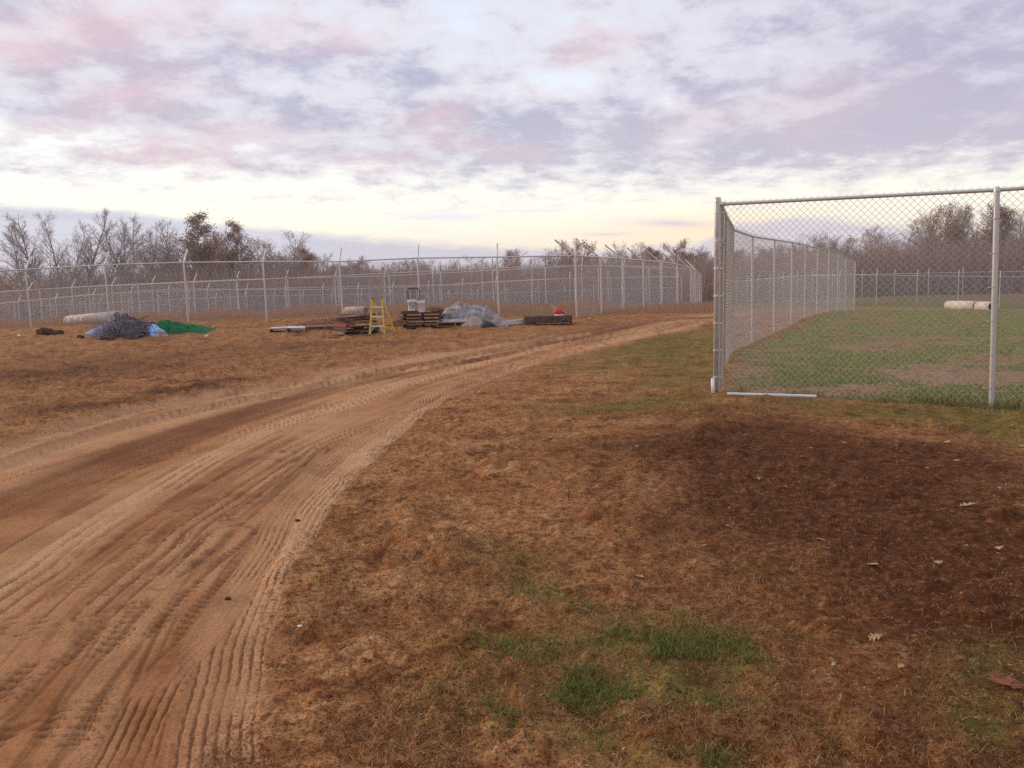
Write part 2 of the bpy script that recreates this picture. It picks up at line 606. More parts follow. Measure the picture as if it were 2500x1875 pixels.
LANES = {
    'A': (z3([(415, 1700), (560, 1400), (640, 1290), (760, 1170), (880, 1010), (960, 900), (1040, 745), (1110, 640), (1250, 500), (1400, 400)]) + [(1000, 1000), (1110, 945), (1280, 880)], 0.19, 'grooves'),
    'B': (z3([(800, 1700), (830, 1450), (890, 1190), (965, 1000), (1065, 840), (1150, 705), (1230, 610), (1350, 500), (1470, 400)]) + [(1005, 1015), (1115, 955), (1290, 888), (1420, 855), (1560, 822), (1700, 795)], 0.29, 'sand'),
    'C': (z3([(-60, 1070), (150, 920), (330, 790), (500, 680), (640, 590), (800, 500), (1000, 400), (1200, 325)]) + [(900, 975), (1050, 925), (1200, 882), (1400, 835), (1560, 805)], 0.34, 'sand'),
    'D': (z3([(-60, 820), (150, 705), (300, 612), (480, 530), (650, 470), (850, 420), (1000, 375)]) + [(760, 1010), (950, 950)], 0.26, 'two'),
    'E': (z3([(-80, 490), (200, 402), (400, 345), (600, 300), (800, 265), (1100, 215), (1543, 150)]) + [(1150, 870), (1300, 840), (1450, 812)], 0.42, 'rut'),
    'E2': (z3([(-80, 560), (200, 462), (400, 395), (600, 345), (900, 280)]) + [(740, 955), (900, 915), (1100, 890), (1300, 855), (1500, 815)], 0.32, 'rut'),
    'F3': (z3([(-150, 1800), (80, 1620), (250, 1400), (420, 1190), (560, 1040), (720, 900), (880, 770)]), 0.72, 'lugs'),
    'F': (z3([(150, 1700), (330, 1450), (500, 1230), (650, 1060), (800, 910), (950, 780), (1080, 650), (1250, 470)]), 0.72, 'lugs'),
    'F2': (z3([(-100, 1450), (100, 1250), (280, 1070), (450, 930), (600, 800), (760, 680), (950, 560), (1150, 450)]), 0.72, 'lugs'),
    'B2': (z3([(700, 1700), (740, 1500), (800, 1330), (880, 1180)]), 0.13, 'grooves'),
    'H': (z3([(350, 1080), (560, 900), (760, 730), (1000, 560), (1250, 420)]) + [(950, 1020), (1150, 930)], 0.22, 'two'),
}
laneW = {}
for k, (pts, w, st) in LANES.items():
    P = [G(*p) for p in pts]
    # smooth and densify
    P = np.array([[p.x, p.y] for p in P])
    out = []
    for i in range(len(P) - 1):
        p0, p1, p2, p3 = P[max(i - 1, 0)], P[i], P[i + 1], P[min(i + 2, len(P) - 1)]
        for t in np.linspace(0, 1, 6, endpoint=False):
            out.append(0.5 * ((2 * p1) + (-p0 + p2) * t + (2 * p0 - 5 * p1 + 4 * p2 - p3) * t * t + (-p0 + 3 * p1 - 3 * p2 + p3) * t ** 3))
    out.append(P[-1])
    laneW[k] = (np.array(out), w, st)


def lane_coords(x, y, poly, reach):
    """signed distance across and length along a polyline, inf beyond reach"""
    s = np.full(x.shape, 1e3)
    t = np.zeros(x.shape)
    L = 0.0
    bx0, by0 = poly.min(0) - reach
    bx1, by1 = poly.max(0) + reach
    idx = np.where((x > bx0) & (x < bx1) & (y > by0) & (y < by1))[0]
    xs, ys = x[idx], y[idx]
    ss, tt = s[idx], t[idx]
    for i in range(len(poly) - 1):
        a, b = poly[i], poly[i + 1]
        ab = b - a
        l = math.hypot(*ab) + 1e-9
        near = np.where((np.abs(xs - (a[0] + b[0]) / 2) < l / 2 + reach) & (np.abs(ys - (a[1] + b[1]) / 2) < l / 2 + reach))[0]
        if len(near):
            dx, dy = xs[near] - a[0], ys[near] - a[1]
            u = np.clip((dx * ab[0] + dy * ab[1]) / (l * l), 0, 1)
            ex, ey = dx - u * ab[0], dy - u * ab[1]
            d = np.hypot(ex, ey)
            sg = np.sign(ab[0] * dy - ab[1] * dx)
            better = d < np.abs(ss[near])
            j = near[better]
            ss[j] = (d * sg)[better]
            tt[j] = (L + u * l)[better]
        L += l
    s[idx], t[idx] = ss, tt
    return s, t


def edge_poly(pts):
    return np.array([[p.x, p.y] for p in (G(*q) for q in pts)])


ROAD_R = edge_poly([(585, 1900), (609, 1642), (641, 1480), (687, 1383), (758, 1266), (862, 1150), (933, 1085), (1000, 1038), (1046, 1014), (1163, 949), (1292, 902), (1422, 866), (1545, 836), (1700, 802), (1760, 785)])
ROAD_L = edge_poly([(-250, 1145), (0, 1085), (259, 1030), (454, 975), (648, 935), (1000, 872), (1150, 848), (1286, 825), (1421, 806), (1560, 784), (1700, 768)])


def road_mask(x, y):
    sR, _ = lane_coords(x, y, ROAD_R, 60)
    sL, _ = lane_coords(x, y, ROAD_L, 60)
    n = (fbm(x, y, 1.2, 3, 5) - .5) * 0.5
    e = (fbm(x, y, 0.5, 5, 6, .65) - .5) * 0.7
    return sstep(sR + n * .5 + e * .8, -0.10, 0.16) * sstep(-(sL + n), -0.4, 0.5)


def blobs(x, y, lst):
    t = np.zeros(x.shape)
    for px, py, rx, ry, w in lst:
        p = G(px, py)
        d = math.hypot(p.x, p.y)
        a = rx * d / F_PX
        b = ry * d * d / (F_PX * CAM_H)
        ang = math.atan2(p.x, p.y)
        ux = (x - p.x) * math.cos(ang) - (y - p.y) * math.sin(ang)
        uy = (x - p.x) * math.sin(ang) + (y - p.y) * math.cos(ang)
        t += w * np.exp(-((ux / a) ** 2 + (uy / b) ** 2))
    return t


GRASS_B = [(1560, 840, 260, 34, .9), (1700, 900, 120, 50, .7), (1560, 1620, 300, 150, .30), (1640, 1680, 110, 60, .8), (1450, 1800, 90, 60, .6), (1480, 1580, 90, 40, .4), (1350, 1600, 120, 60, .3), (2380, 1770, 60, 40, .7), (1600, 1500, 60, 30, .4), (1780, 1620, 60, 40, .4), (1640, 1660, 190, 90, .75), (1420, 1700, 150, 90, .35), (1700, 1580, 110, 60, .5), (1640, 1860, 130, 40, .7), (1480, 1540, 160, 60, .35), (1250, 1380, 160, 60, .22),
           (2400, 1740, 120, 60, .7), (2430, 1640, 80, 50, .55), (1900, 1550, 140, 25, .35), (1850, 1410, 100, 25, .25), (2050, 1830, 60, 40, .35),
           (1620, 850, 200, 24, .75), (1690, 830, 80, 30, .5), (1480, 900, 180, 24, .45), (1400, 1000, 140, 18, .55), (1600, 985, 180, 18, .55), (1650, 930, 100, 22, .4),
           (2150, 1010, 200, 14, .8), (2440, 1040, 120, 26, .85), (2460, 1075, 70, 20, .4), (2450, 1010, 100, 16, .5), (1950, 985, 140, 10, .35),
           (1230, 1700, 220, 100, .30), (1300, 1450, 100, 40, .2), (1230, 1600, 80, 40, .2), (1180, 1320, 160, 40, .12), (1050, 1560, 140, 60, .1), (2330, 1600, 60, 40, .3),
           (60, 985, 120, 14, .35), (30, 830, 80, 8, .4), (1300, 760, 200, 6, .3)]
SANDY_B = [(2250, 905, 130, 18, 1.0), (2330, 930, 130, 14, .8), (2130, 850, 90, 10, .6), (2480, 920, 60, 12, .8), (1830, 910, 60, 14, .6), (1830, 870, 100, 10, .5), (2350, 830, 120, 8, .4),
           (2380, 960, 60, 8, .4), (1960, 960, 140, 14, .7)]
DARK_B = [(2100, 1120, 460, 70, .95), (1850, 1060, 220, 40, .8), (2330, 1300, 330, 120, .75), (1700, 1010, 250, 18, .5), (2450, 1450, 200, 140, .6), (1950, 1240, 260, 70, .55),
          (1500, 1075, 200, 30, .3), (350, 880, 420, 28, .55), (100, 920, 260, 24, .5), (150, 1010, 140, 12, .6), (850, 1510, 70, 26, .4), (1080, 1500, 50, 26, .3),
          (1450, 830, 130, 8, .7), (1620, 795, 150, 7, .7), (2200, 1000, 420, 22, .25), (2100, 1500, 240, 60, .25), (2000, 1750, 260, 60, .2), (260, 1290, 90, 20, .4), (700, 850, 160, 10, .3), (2100, 1450, 600, 220, .5), (2250, 1750, 480, 200, .5), (1700, 1250, 300, 110, .4), (1650, 1100, 200, 50, .4),
          (454, 1630, 18, 40, 1.5), (548, 1470, 16, 30, 1.5), (402, 1215, 60, 14, 1.4), (486, 1189, 60, 10, 1.2), (583, 1124, 50, 9, 1.2), (65, 1325, 90, 22, 1.2), (259, 1221, 80, 16, 1.0), (450, 960, 120, 7, 1.3), (560, 935, 90, 5, 1.0), (250, 990, 120, 7, .9), (900, 840, 200, 6, .5)]


def rnoise(x, y, scale, octs, seed):
    return 1 - np.abs(2 * fbm(x, y, scale, octs, seed) - 1)


def ground_fields(x, y):
    r = np.hypot(x, y)
    road = road_mask(x, y)
    n1 = fbm(x, y, 1.6, 5, 11, .6)
    n2 = fbm(x, y, 0.5, 4, 23, .6)
    grass = blobs(x, y, GRASS_B)
    # the enclosure behind the near fence and the land beyond the fences
    fx = [(10.3, 2.517), ]
    side = np.array([[p.x, p.y] for p in (at(px, py, d) for px, py, d in ((1752, 968, 10.3), (1788, 861, 16.1), (1838, 842, 18.2), (1892, 816, 21.0), (1934, 793, 24.0), (1967, 777, 27.1), (1997, 768, 29.7), (2047, 760, 34.4), (2087, 760, 40.2)))])
    front_a, front_b = side[0], np.array(at(2432, 1008, 8.85)[:2])
    dirn = (front_b - front_a) / np.linalg.norm(front_b - front_a)
    nrm = np.array([-dirn[1], dirn[0]])
    dist_front = (x - front_a[0]) * nrm[0] + (y - front_a[1]) * nrm[1]
    sidex = np.interp(y, side[:, 1], side[:, 0])
    encl = sstep(dist_front, -0.25, 0.5) * sstep(x - sidex, -0.3, 0.6)
    sandy = blobs(x, y, SANDY_B)
    far_r = sstep(r, 38, 60) * sstep(x / np.maximum(y, 1), 0.12, 0.3)
    g_enc = encl * np.clip(0.95 - sandy * 1.2 + (n1 - .5) * 2.8 + (n2 - .5) * 2.6, 0, 1)
    # corridor left of the side fence: reddish brown field
    corr = sstep(dist_front, 5, 9) * (1 - encl)
    f1 = np.interp(x, [-30, -19, -13, -9.5, -6.5, -3.5, -.5, 2.4, 6, 9, 12.5, 30], [34, 33.5, 33, 33, 33, 33, 32.6, 31.9, 38, 45, 58, 60])
    beyond = sstep(y - f1, -1.2, 1.5)
    grass = grass * (1 - encl) * np.clip(0.4 + 1.7 * (n2 - .2), 0, 1.4) * (0.55 + 0.9 * n1)
    grass = np.maximum(grass, g_enc)
    grass = np.maximum(grass, beyond * (1 - encl) * np.clip(.35 + (n1 - .5) * 1.5, 0, 1) * .8)
    grass = np.clip(grass * (1 - road), 0, 1)
    dark = blobs(x, y, DARK_B) * (1 - encl * .9)
    dark = np.clip(dark * (0.35 + 1.3 * n1), 0, 1) * (1 - road * .25)
    return dict(r=r, road=road, grass=grass, dark=dark, encl=encl, sandy=np.clip(sandy * encl * (.3 + 1.4 * n1), 0, 1), beyond=beyond, n1=n1, n2=n2)


SURF = {}


def surf(x, y, key='z'):
    """bilinear height of the finished ground"""
    x, y = np.asarray(x, float), np.asarray(y, float)
    rows, ths, z = SURF['rows'], SURF['ths'], SURF[key]
    fi = np.interp(np.hypot(x, y), rows, np.arange(len(rows)))
    fj = np.interp(np.arctan2(x, y), ths, np.arange(len(ths)))
    i = np.minimum(fi.astype(int), len(rows) - 2); j = np.minimum(fj.astype(int), len(ths) - 2)
    a, b = fi - i, fj - j
    return (z[i, j] * (1 - a) + z[i + 1, j] * a) * (1 - b) + (z[i, j + 1] * (1 - a) + z[i + 1, j + 1] * a) * b


def build_ground():
    fine_rows = [1.2]
    while fine_rows[-1] < 300:
        r = fine_rows[-1]
        fine_rows.append(r * (1 + min(0.022, 0.00105 * r + 0.0008)))
    rows = fine_rows
    while rows[-1] < 540:
        rows.append(rows[-1] * 1.12)
    ths = np.concatenate([np.linspace(-math.pi, -0.70, 60, endpoint=False), np.arange(-0.70, -0.02, 0.00125), np.arange(-0.02, 0.70, 0.0020), np.linspace(0.70, math.pi, 60)])
    rows = np.array([0.02, .5, .9] + rows)
    rr, tt = np.meshgrid(rows, ths, indexing='ij')
    x, y = (rr * np.sin(tt)).ravel(), (rr * np.cos(tt)).ravel()
    z = macro(x, y)
    fld = ground_fields(x, y)
    r, road, grass, dark, encl = fld['r'], fld['road'], fld['grass'], fld['dark'], fld['encl']
    n1, n2 = fld['n1'], fld['n2']
    nearf = 1 - sstep(r, 90, 200)
    off = (1 - road)
    z = z + (fbm(x, y, 4.0, 3, 41) - .5) * 0.10 * sstep(r, 3, 12) * nearf * off
    rough = off * (0.55 + 0.6 * n1) * (1 - 0.5 * grass)
    clod = rnoise(x, y, 0.22, 4, 51)
    clod2 = fbm(x, y, 0.09, 4, 61, .62)
    micro = fbm(x, y, 0.035, 3, 66, .7) * (1 - sstep(r, 7, 12))
    lumps = sstep(fbm(x, y, .16, 4, 77, .6), .56, .74)
    z = z + (clod - .5) * 0.026 * rough * nearf + (clod2 - .5) * 0.034 * (rough + .05 * road) * nearf + (micro - .5) * .012 * (rough + .10 * road) + lumps * .022 * rough * nearf
    # churned earth on the far left side of the road
    left = sstep(-x + 0.0 * y, -3, 3) * off * sstep(y, 8, 13) * (1 - fld['beyond'])
    churn = np.abs(fbm(x * .45, y, 0.55, 4, 71, .6) - .5) * 2
    z = z + (0.5 - churn) * 0.13 * left + (fbm(x * .35, y, .22, 3, 72, .6) - .5) * .06 * left
    ridge_mask = off * (1 - encl)
    z = z + np.maximum(0, fbm(x, y, 0.7, 4, 81, .6) - .6) * 0.30 * ridge_mask * nearf
    sand = road * (0.22 + 0.6 * (n1 - .3))
    groove = np.zeros(x.shape)
    taken = np.zeros(x.shape)
    for k, (poly, w, st) in laneW.items():
        s, t = lane_coords(x, y, poly, w * 1.4)
        wob = (fbm(x, y, 0.8, 2, 91) - .5) * 0.05
        s = s + wob
        a = np.abs(s) / (w / 2)
        inside = 1 - sstep(a, 0.88, 1.08)
        if not inside.any(): continue
        inside = inside * (1 - taken)
        if st in ('grooves', 'sand', 'two'): taken = np.maximum(taken, inside)
        broken = sstep(fbm(x + 40, y, 0.9, 3, 101), .30, .48)
        if st == 'grooves':
            g = 0.5 + 0.5 * np.cos(2 * math.pi * s / .037 + 0.25 * np.sin(2 * math.pi * t / .13))
            g = sstep(g + .5 * (fbm(x, y, .06, 3, 301) - .5), .70, 1.0) * (.35 + .65 * sstep(fbm(x, y, .4, 3, 303), .35, .6))
            z -= inside * (0.003 + 0.007 * g * broken)
            groove = np.maximum(groove, inside * g * broken * .9)
            sand = np.maximum(sand, inside * (1 - g) * .55)
        elif st == 'sand':
            g = 0.5 + 0.5 * np.cos(2 * math.pi * s / (.041 if k == 'B' else .088) + (0.28 * np.sin(2 * math.pi * t / .11) if k == 'B' else .2 * np.sin(2 * math.pi * t / .2)))
            g = sstep(g + .5 * (fbm(x, y, .06, 3, 302) - .5), .70, 1.0) * (.45 + .55 * sstep(fbm(x, y, .4, 3, 304), .35, .6))
            br = (1 - np.clip(blobs(x, y, [(712, 1335, 50, 60, 1.5), (872, 1125, 45, 26, 1.5), (1100, 960, 80, 10, 1.3)]), 0, 1)) if k == 'B' else sstep(fbm(x, y, 1.5, 2, 111), .1, .3)
            z -= inside * (0.004 + 0.007 * g * br)
            groove = np.maximum(groove, inside * g * br * .62)
            sand = np.maximum(sand, inside * (.95 - .5 * g * br) * (.55 + .45 * sstep(r, 3.0, 5.5)) * (.8 + .35 * (n1 - .3)))
        elif st == 'two':
            g = 0.5 + 0.5 * np.cos(2 * math.pi * s / (w / 2.4))
            g = sstep(g + .4 * (fbm(x, y, .06, 3, 305) - .5), .72, 1.0)
            z -= inside * (0.003 + 0.007 * g * broken)
            groove = np.maximum(groove, inside * g * broken * .75)
            sand = np.maximum(sand, inside * .5 * (1 - g))
        elif st == 'rut':
            z -= inside * 0.035 * (1 - a * a * .8)
            sand = np.maximum(sand, inside * .72 * sstep(n1, .25, .5))
            wall = sstep(s, .3 * w, .55 * w) * (1 - sstep(s, .6 * w, 1.0 * w))
            z += np.where(np.abs(s) < 50, wall * .05 * (fbm(x, y, .3, 3, 17) + .3), 0)
        elif st == 'lugs':
            ph = 2 * math.pi * (t + np.abs(s) * 0.35) / 0.062
            tr = np.sin(ph + 4.0 * (fbm(x, y, .25, 3, 7) - .5))
            brk = sstep(fbm(x, y, 0.25, 3, 121), .36, .50)
            lon = 0.5 + 0.5 * np.cos(2 * math.pi * s / 0.13)
            g = sstep(tr, .45, .85) * brk * sstep(lon, .15, .5)
            lg = sstep(lon, .8, .98) * sstep(fbm(x, y, .5, 2, 131), .4, .55)
            z -= inside * (0.007 * g + 0.004 * lg)
            groove = np.maximum(groove, inside * (.80 * g + .45 * lg))
            sand = np.maximum(sand, inside * .30 * (1 - g))
    # thin lines left by many tyres, parallel to the road
    s_, t_ = lane_coords(x, y, ROAD_R, 30)
    ln = fbm(s_, t_ * .035, 0.16, 3, 401, .6)
    lines = sstep(1 - np.abs(2 * ln - 1), .86, .98) * road * sstep(fbm(x, y, .8, 3, 402), .30, .5)
    l2 = fbm(s_, t_ * .02, 0.08, 2, 403, .6)
    lines = np.maximum(lines, sstep(l2, .62, .74) * road * sstep(fbm(x, y, 1.1, 3, 404), .38, .55) * .8) * (1 - .7 * taken)
    groove = np.maximum(groove, lines * .75)
    z -= lines * .006
    # dark soft berms between lanes
    streaks = fbm(*(lambda s_, t_: (s_, t_ * .06))(*lane_coords(x, y, ROAD_R, 30)), 0.35, 4, 141, .6)
    st2 = fbm(s_, t_ * .05, 0.9, 4, 143, .6)
    sand = sand * (0.55 + 0.7 * sstep(streaks, .35, .62)) + road * ((streaks - .5) * .9 + (st2 - .5) * 1.1)
    dark = np.clip(dark + road * sstep(st2, .50, .36) * .8 * sstep(r, 5, 9), 0, 1)
    z = z + road * (st2 - .5) * 0.05 * sstep(r, 5, 10)
    z = z + road * (streaks - .5) * 0.018
    m1 = np.stack([np.clip(sand, 0, 1), grass, dark, np.clip(groove, 0, 1)], 1)
    m2 = np.stack([road, encl, fld['sandy'], fld['beyond']], 1)
    nr, nt = len(rows), len(ths)
    i = np.arange(nr - 1)[:, None] * nt
    j = np.arange(nt - 1)[None, :]
    a = (i + j).ravel()
    faces = np.stack([a, a + nt, a + nt + 1, a + 1], 1)
    mt = bpy.data.materials.new('earth')
    mt.use_nodes = True
    T = NT(mt.node_tree)
    bs = T.n['Principled BSDF']
    geo = T.n.new('ShaderNodeNewGeometry')
    pos = geo.outputs['Position']
    A1, A2 = T.attr('m1'), T.attr('m2')
    sa, gr, dk = T.sep(A1.outputs['Color'])[:3]
    gv = A1.outputs['Alpha']
    rd, en, sy = T.sep(A2.outputs['Color'])[:3]
    by = A2.outputs['Alpha']
    nA = T.noise(pos, 1.1, 5, .65)
    nB = T.noise(pos, 17.0, 8, .74)
    nC_ = T.noise(pos, 75.0, 4, .75)
    nF = T.noise(pos, 2.4, 7, .72)
    dirt = T.ramp(T.add(T.mul(nB, .72), T.mul(nF, .28)), [(0.34, (0.09, 0.027, 0.010)), (0.43, (0.27, 0.100, 0.038)), (0.51, (0.45, 0.208, 0.078)), (0.62, (0.64, 0.37, 0.175))])
    dirt = T.mix(T.mul(T.smooth(nA, .42, .62), .45), dirt, (0.30, 0.100, 0.030))
    dkc = T.ramp(nB, [(0.3, (0.034, 0.010, 0.004)), (0.5, (0.095, 0.031, 0.012)), (0.70, (0.22, 0.090, 0.040))])
    c = T.mix(T.mul(dk, .92), dirt, dkc)
    sandc = T.ramp(nC_, [(0.3, (0.42, 0.215, 0.10)), (0.55, (0.58, 0.325, 0.165)), (0.75, (0.72, 0.44, 0.25))])
    roadc = T.mix(T.smooth(nA, .35, .65), (0.45, 0.205, 0.088), (0.30, 0.120, 0.045))
    c = T.mix(T.mul(rd, .78), c, T.mix(T.mul(dk, .8), roadc, (0.15, 0.055, 0.024)))
    c = T.mix(sa, c, sandc)
    grc = T.ramp(T.noise(pos, 5.0, 5, .7), [(0.30, (0.060, 0.070, 0.014)), (0.5, (0.165, 0.160, 0.036)), (0.68, (0.32, 0.22, 0.07))])
    c = T.mix(T.mul(gr, T.smooth(nB, .36, .56, .35, .92)), c, grc)
    ence = T.ramp(nB, [(0.3, (0.11, 0.15, 0.028)), (0.5, (0.24, 0.28, 0.070)), (0.7, (0.42, 0.34, 0.13))])
    bare = T.ramp(nB, [(0.3, (0.15, 0.095, 0.050)), (0.5, (0.33, 0.22, 0.12)), (0.7, (0.50, 0.35, 0.20))])
    c = T.mix(T.mul(en, .85), c, bare)
    c = T.mix(T.mul(T.mul(en, gr), .85), c, ence)
    c = T.mix(T.mul(sy, .6), c, (0.44, 0.29, 0.18))
    c = T.mix(T.mul(by, .5), c, T.mix(T.smooth(nA, .4, .6), (0.20, 0.09, 0.055), (0.17, 0.125, 0.055)))
    c = T.mix(T.mul(gv, .62), c, (0.15, 0.055, 0.020))
    c = T.mix(T.mul(T.smooth(nC_, .49, .40), T.sub(.72, T.mul(rd, .48))), c, (0.055, 0.018, 0.006))  # dark soil specks, also standing in for shade in small cavities
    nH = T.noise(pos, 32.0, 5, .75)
    c = T.mix(T.mul(T.smooth(nH, .44, .36), T.sub(.75, T.mul(rd, .6))), c, (0.060, 0.020, 0.007))  # coarser dark specks, cavity shade put into the soil colour too
    c = T.mix(T.mul(T.smooth(nH, .58, .68), T.sub(.55, T.mul(rd, .4))), c, (0.62, 0.36, 0.18))
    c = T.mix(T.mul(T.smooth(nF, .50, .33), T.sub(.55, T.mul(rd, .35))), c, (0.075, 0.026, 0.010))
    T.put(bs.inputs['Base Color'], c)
    bs.inputs['Roughness'].default_value = 0.97
    bs.inputs['Specular IOR Level'].default_value = 0.08
    bp = T.n.new('ShaderNodeBump')
    bp.inputs['Strength'].default_value = 0.9
    bp.inputs['Distance'].default_value = 0.02
    hgt = T.add(T.mul(nB, .7), T.mul(nC_, .5))
    hgt = T.add(hgt, T.mul(T.noise(pos, 170, 3, .7), .18))
    hgt = T.mul(hgt, T.sub(1.0, T.mul(T.math('MAXIMUM', sa, T.mul(rd, .6)), .72)))
    T.put(bp.inputs['Height'], hgt)
    T.put(bs.inputs['Normal'], bp.outputs[0])
    SURF['rows'], SURF['ths'], SURF['z'] = rows, ths, z.reshape(nr, nt)
    SURF['road'] = road.reshape(nr, nt)
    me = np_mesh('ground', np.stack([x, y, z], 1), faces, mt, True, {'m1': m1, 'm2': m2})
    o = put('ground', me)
    tag(o, 'brown churned dirt lot with sandy tyre tracks and patchy grass', None, kind='structure')


build_ground()

# ------------------------------------------------------------------ chain-link fences
PW = 3.05
W = PW / 38


def chain_mesh(name, width=PW, height=RAIL, rad=0.0019, ndiam=38, sides=3, mat=None):
    w = width / ndiam / 2
    rows = int(round(height / w))
    if rows % 2: rows += 1
    hz = height / rows
    segs = []
    for i in range(ndiam * 2):
        for j in range(rows):
            if (i + j) % 2 == 0:
                segs.append(((i * w, j * hz, 1), ((i + 1) * w, (j + 1) * hz, 1)))
            else:
                segs.append((((i + 1) * w, j * hz, -1), (i * w, (j + 1) * hz, -1)))
    # twisted barbs above the top
    for i in range(0, ndiam * 2 + 1, 2):
        for sx in (-1, 1):
            segs.append(((i * w, height, 0), (i * w + sx * w * .35, height + w * .8, sx)))
    S = np.array([[a[0], a[2] * rad * .8, a[1], b[0], b[2] * rad * .8, b[1]] for a, b in segs])
    A, B = S[:, :3], S[:, 3:]
    d = B - A
    d /= np.linalg.norm(d, axis=1)[:, None]
    u = np.cross(d, np.array([0, 1.0, 0]))
    u /= np.linalg.norm(u, axis=1)[:, None]
    v = np.cross(d, u)
    vs = []
    for P0 in (A, B):
        for k in range(sides):
            q = 2 * math.pi * k / sides + .5
            vs.append(P0 + (u * math.cos(q) + v * math.sin(q)) * rad)
    V = np.stack(vs, 1).reshape(-1, 3)
    n = len(S)
    base = np.arange(n)[:, None] * (2 * sides)
    F = []
    for k in range(sides):
        k2 = (k + 1) % sides
        F.append(base + np.array([[k, k2, sides + k2, sides + k]]))
    F = np.stack(F, 1).reshape(-1, 4)
    return np_mesh(name, V, F, mat or M_wire, True)


panel_near = chain_mesh('chain_link_panel_near', rad=0.0019, sides=4)
panel_far = chain_mesh('chain_link_panel', rad=0.0024, ndiam=30)
me_cyl = MB().lathe([(0, 0), (1, 0), (1, 1), (0.96, 1.0), (0, 1)], 12).mesh('round_post', M_galv, False)
for pl in me_cyl.polygons: pl.use_smooth = abs(pl.normal.z) < .5
me_cap = MB().lathe([(1.18, -.6), (1.18, .3), (1.0, .7), (.5, 1.0), (0.01, 1.05)], 12).mesh('post_cap', M_galv, True)


def between(o, a, b, rad):
    d = b - a
    o.location = a
    o.rotation_euler = d.to_track_quat('Z', 'Y').to_euler()
    o.scale = (rad, rad, d.length)


def fence(name, label, tops, arm=None, rpost=0.026, rrail=0.019, panel=None, group=None, cat='fence', side=0.0, skip_panels=(), base_sink=0.25, arm_len=0.72, base_shift=0.04):
    """tops: world positions of the rail at every post"""
    root = thing(name, label, cat, (tops[0].x, tops[0].y, gz(tops[0].x, tops[0].y)), 0, group)
    o0 = root.location.copy()
    for i, p in enumerate(tops):
        zb = gz(p.x, p.y)
        pj = put('post', me_cyl, root)
        lean = Vector((R.uniform(-.012, .012), R.uniform(-.012, .012), 0)) * 1.0
        between(pj, Vector((p.x + base_shift, p.y, zb - base_sink)) - o0, Vector((p.x, p.y, p.z - .01)) - o0 + lean, rpost)
        cp = put('post_cap', me_cap, root, Vector((p.x, p.y, p.z)) - o0 + lean, (0, 0, 0), (rpost, rpost, rpost * 1.2))
        if arm:
            av = arm(i)
            for a_ in (av if isinstance(av, list) else [av]):
                if a_ is None: continue
                ar = put('barbed_wire_arm', me_cyl, root)
                between(ar, Vector((p.x, p.y, p.z - .03)) - o0 + lean, Vector((p.x, p.y, p.z)) + Vector(a_) * arm_len - o0 + lean, rpost * .95)
        if i < len(tops) - 1:
            q = tops[i + 1]
            rl = put('top_rail', me_cyl, root)
            between(rl, p - o0, q - o0, rrail)
            if i in skip_panels: continue
            d = Vector((q.x - p.x, q.y - p.y, 0))
            h = (p.z + q.z) / 2 - (gz(p.x, p.y) + gz(q.x, q.y)) / 2
            nrm = Vector((-d.y, d.x, 0)).normalized() * side
            pn = put('chain_link_mesh', panel or panel_far, root)
            sl_ = math.atan2(q.z - p.z, d.length)
            L = math.hypot(d.length, q.z - p.z)
            hh = h + .01
            Mx = Matrix.Rotation(math.atan2(d.y, d.x), 4, 'Z') @ Matrix.Rotation(-sl_, 4, 'Y')
            down = Mx.to_3x3() @ Vector((0, 0, hh))
            pn.rotation_euler = Mx.to_euler()
            pn.location = p - o0 - down + nrm + Vector((0, 0, .012))
            pn.scale = (L / PW, 1, hh / RAIL)
    return root


def resample(pts, step=PW):
    out = [pts[0].copy()]
    carry = 0.0
    for a, b in zip(pts[:-1], pts[1:]):
        L = (b - a).to_2d().length
        s = step - carry
        while s <= L:
            out.append(a.lerp(b, s / L))
            s += step
        carry = L - (s - step)
    return out


# near fence: front run
T0 = at(1752, 499, 10.3)
T1 = at(2432, 464, 8.85)
dF = (T1 - T0)
near_tops = [T0, T1, T1 + Vector((dF.x, dF.y, .02)), T1 + Vector((dF.x, dF.y, .02)) * 2]
nf = fence('chain_link_fence', 'close galvanised chain link fence on the right with a straight round top rail',
           near_tops, None, 0.029, 0.0205, panel_near, side=0.038, base_shift=0.07)
# terminal post with tension bar and bands
term = [c for c in nf.children if c.name.startswith('post')]
root0 = nf.location.copy()
tp = thing('end_post', 'thick galvanised end post with capped top where the two chain link runs meet', 'post', (T0.x, T0.y, gz(T0.x, T0.y)), 0)
COLr = Vector((0, 0, 0))
zt = T0.z - tp.location.z
put('shaft', MB().lathe([(0, -.3), (.036, -.3), (.036, zt + .05)], 16).mesh('end_post_shaft', M_galv, True), tp)
put('post_cap', MB().lathe([(.040, zt + .02), (.040, zt + .075), (.034, zt + .085), (0, zt + .085)], 16).mesh('end_post_cap', M_galv, True), tp)
for o in [c for c in nf.children if (c.name.startswith('post') and (Vector(c.location).to_2d()).length < .1)]:
    bpy.data.objects.remove(o)
dh = Vector((dF.x, dF.y, 0)).normalized()
tb = MB()
tb.box((0.006, 0.016, zt - .06), (dh.x * .085, dh.y * .085, zt / 2), math.atan2(dh.y, dh.x))
put('tension_bar', tb.mesh('tension_bar', M_galv), tp)
for zz in np.linspace(.22, zt - .1, 7):
    b = MB()
    b.lathe([(.0375, -.012), (.0405, -.012), (.0405, .012), (.0375, .012)], 16, (0, 0, zz))
    b.box((.055, .006, .022), (dh.x * .062, dh.y * .062, zz), math.atan2(dh.y, dh.x))
    b.box((.012, .022, .012), (dh.x * .07, dh.y * .07, zz), math.atan2(dh.y, dh.x))
    put('tension_band', b.mesh('tension_band', M_galv), tp)
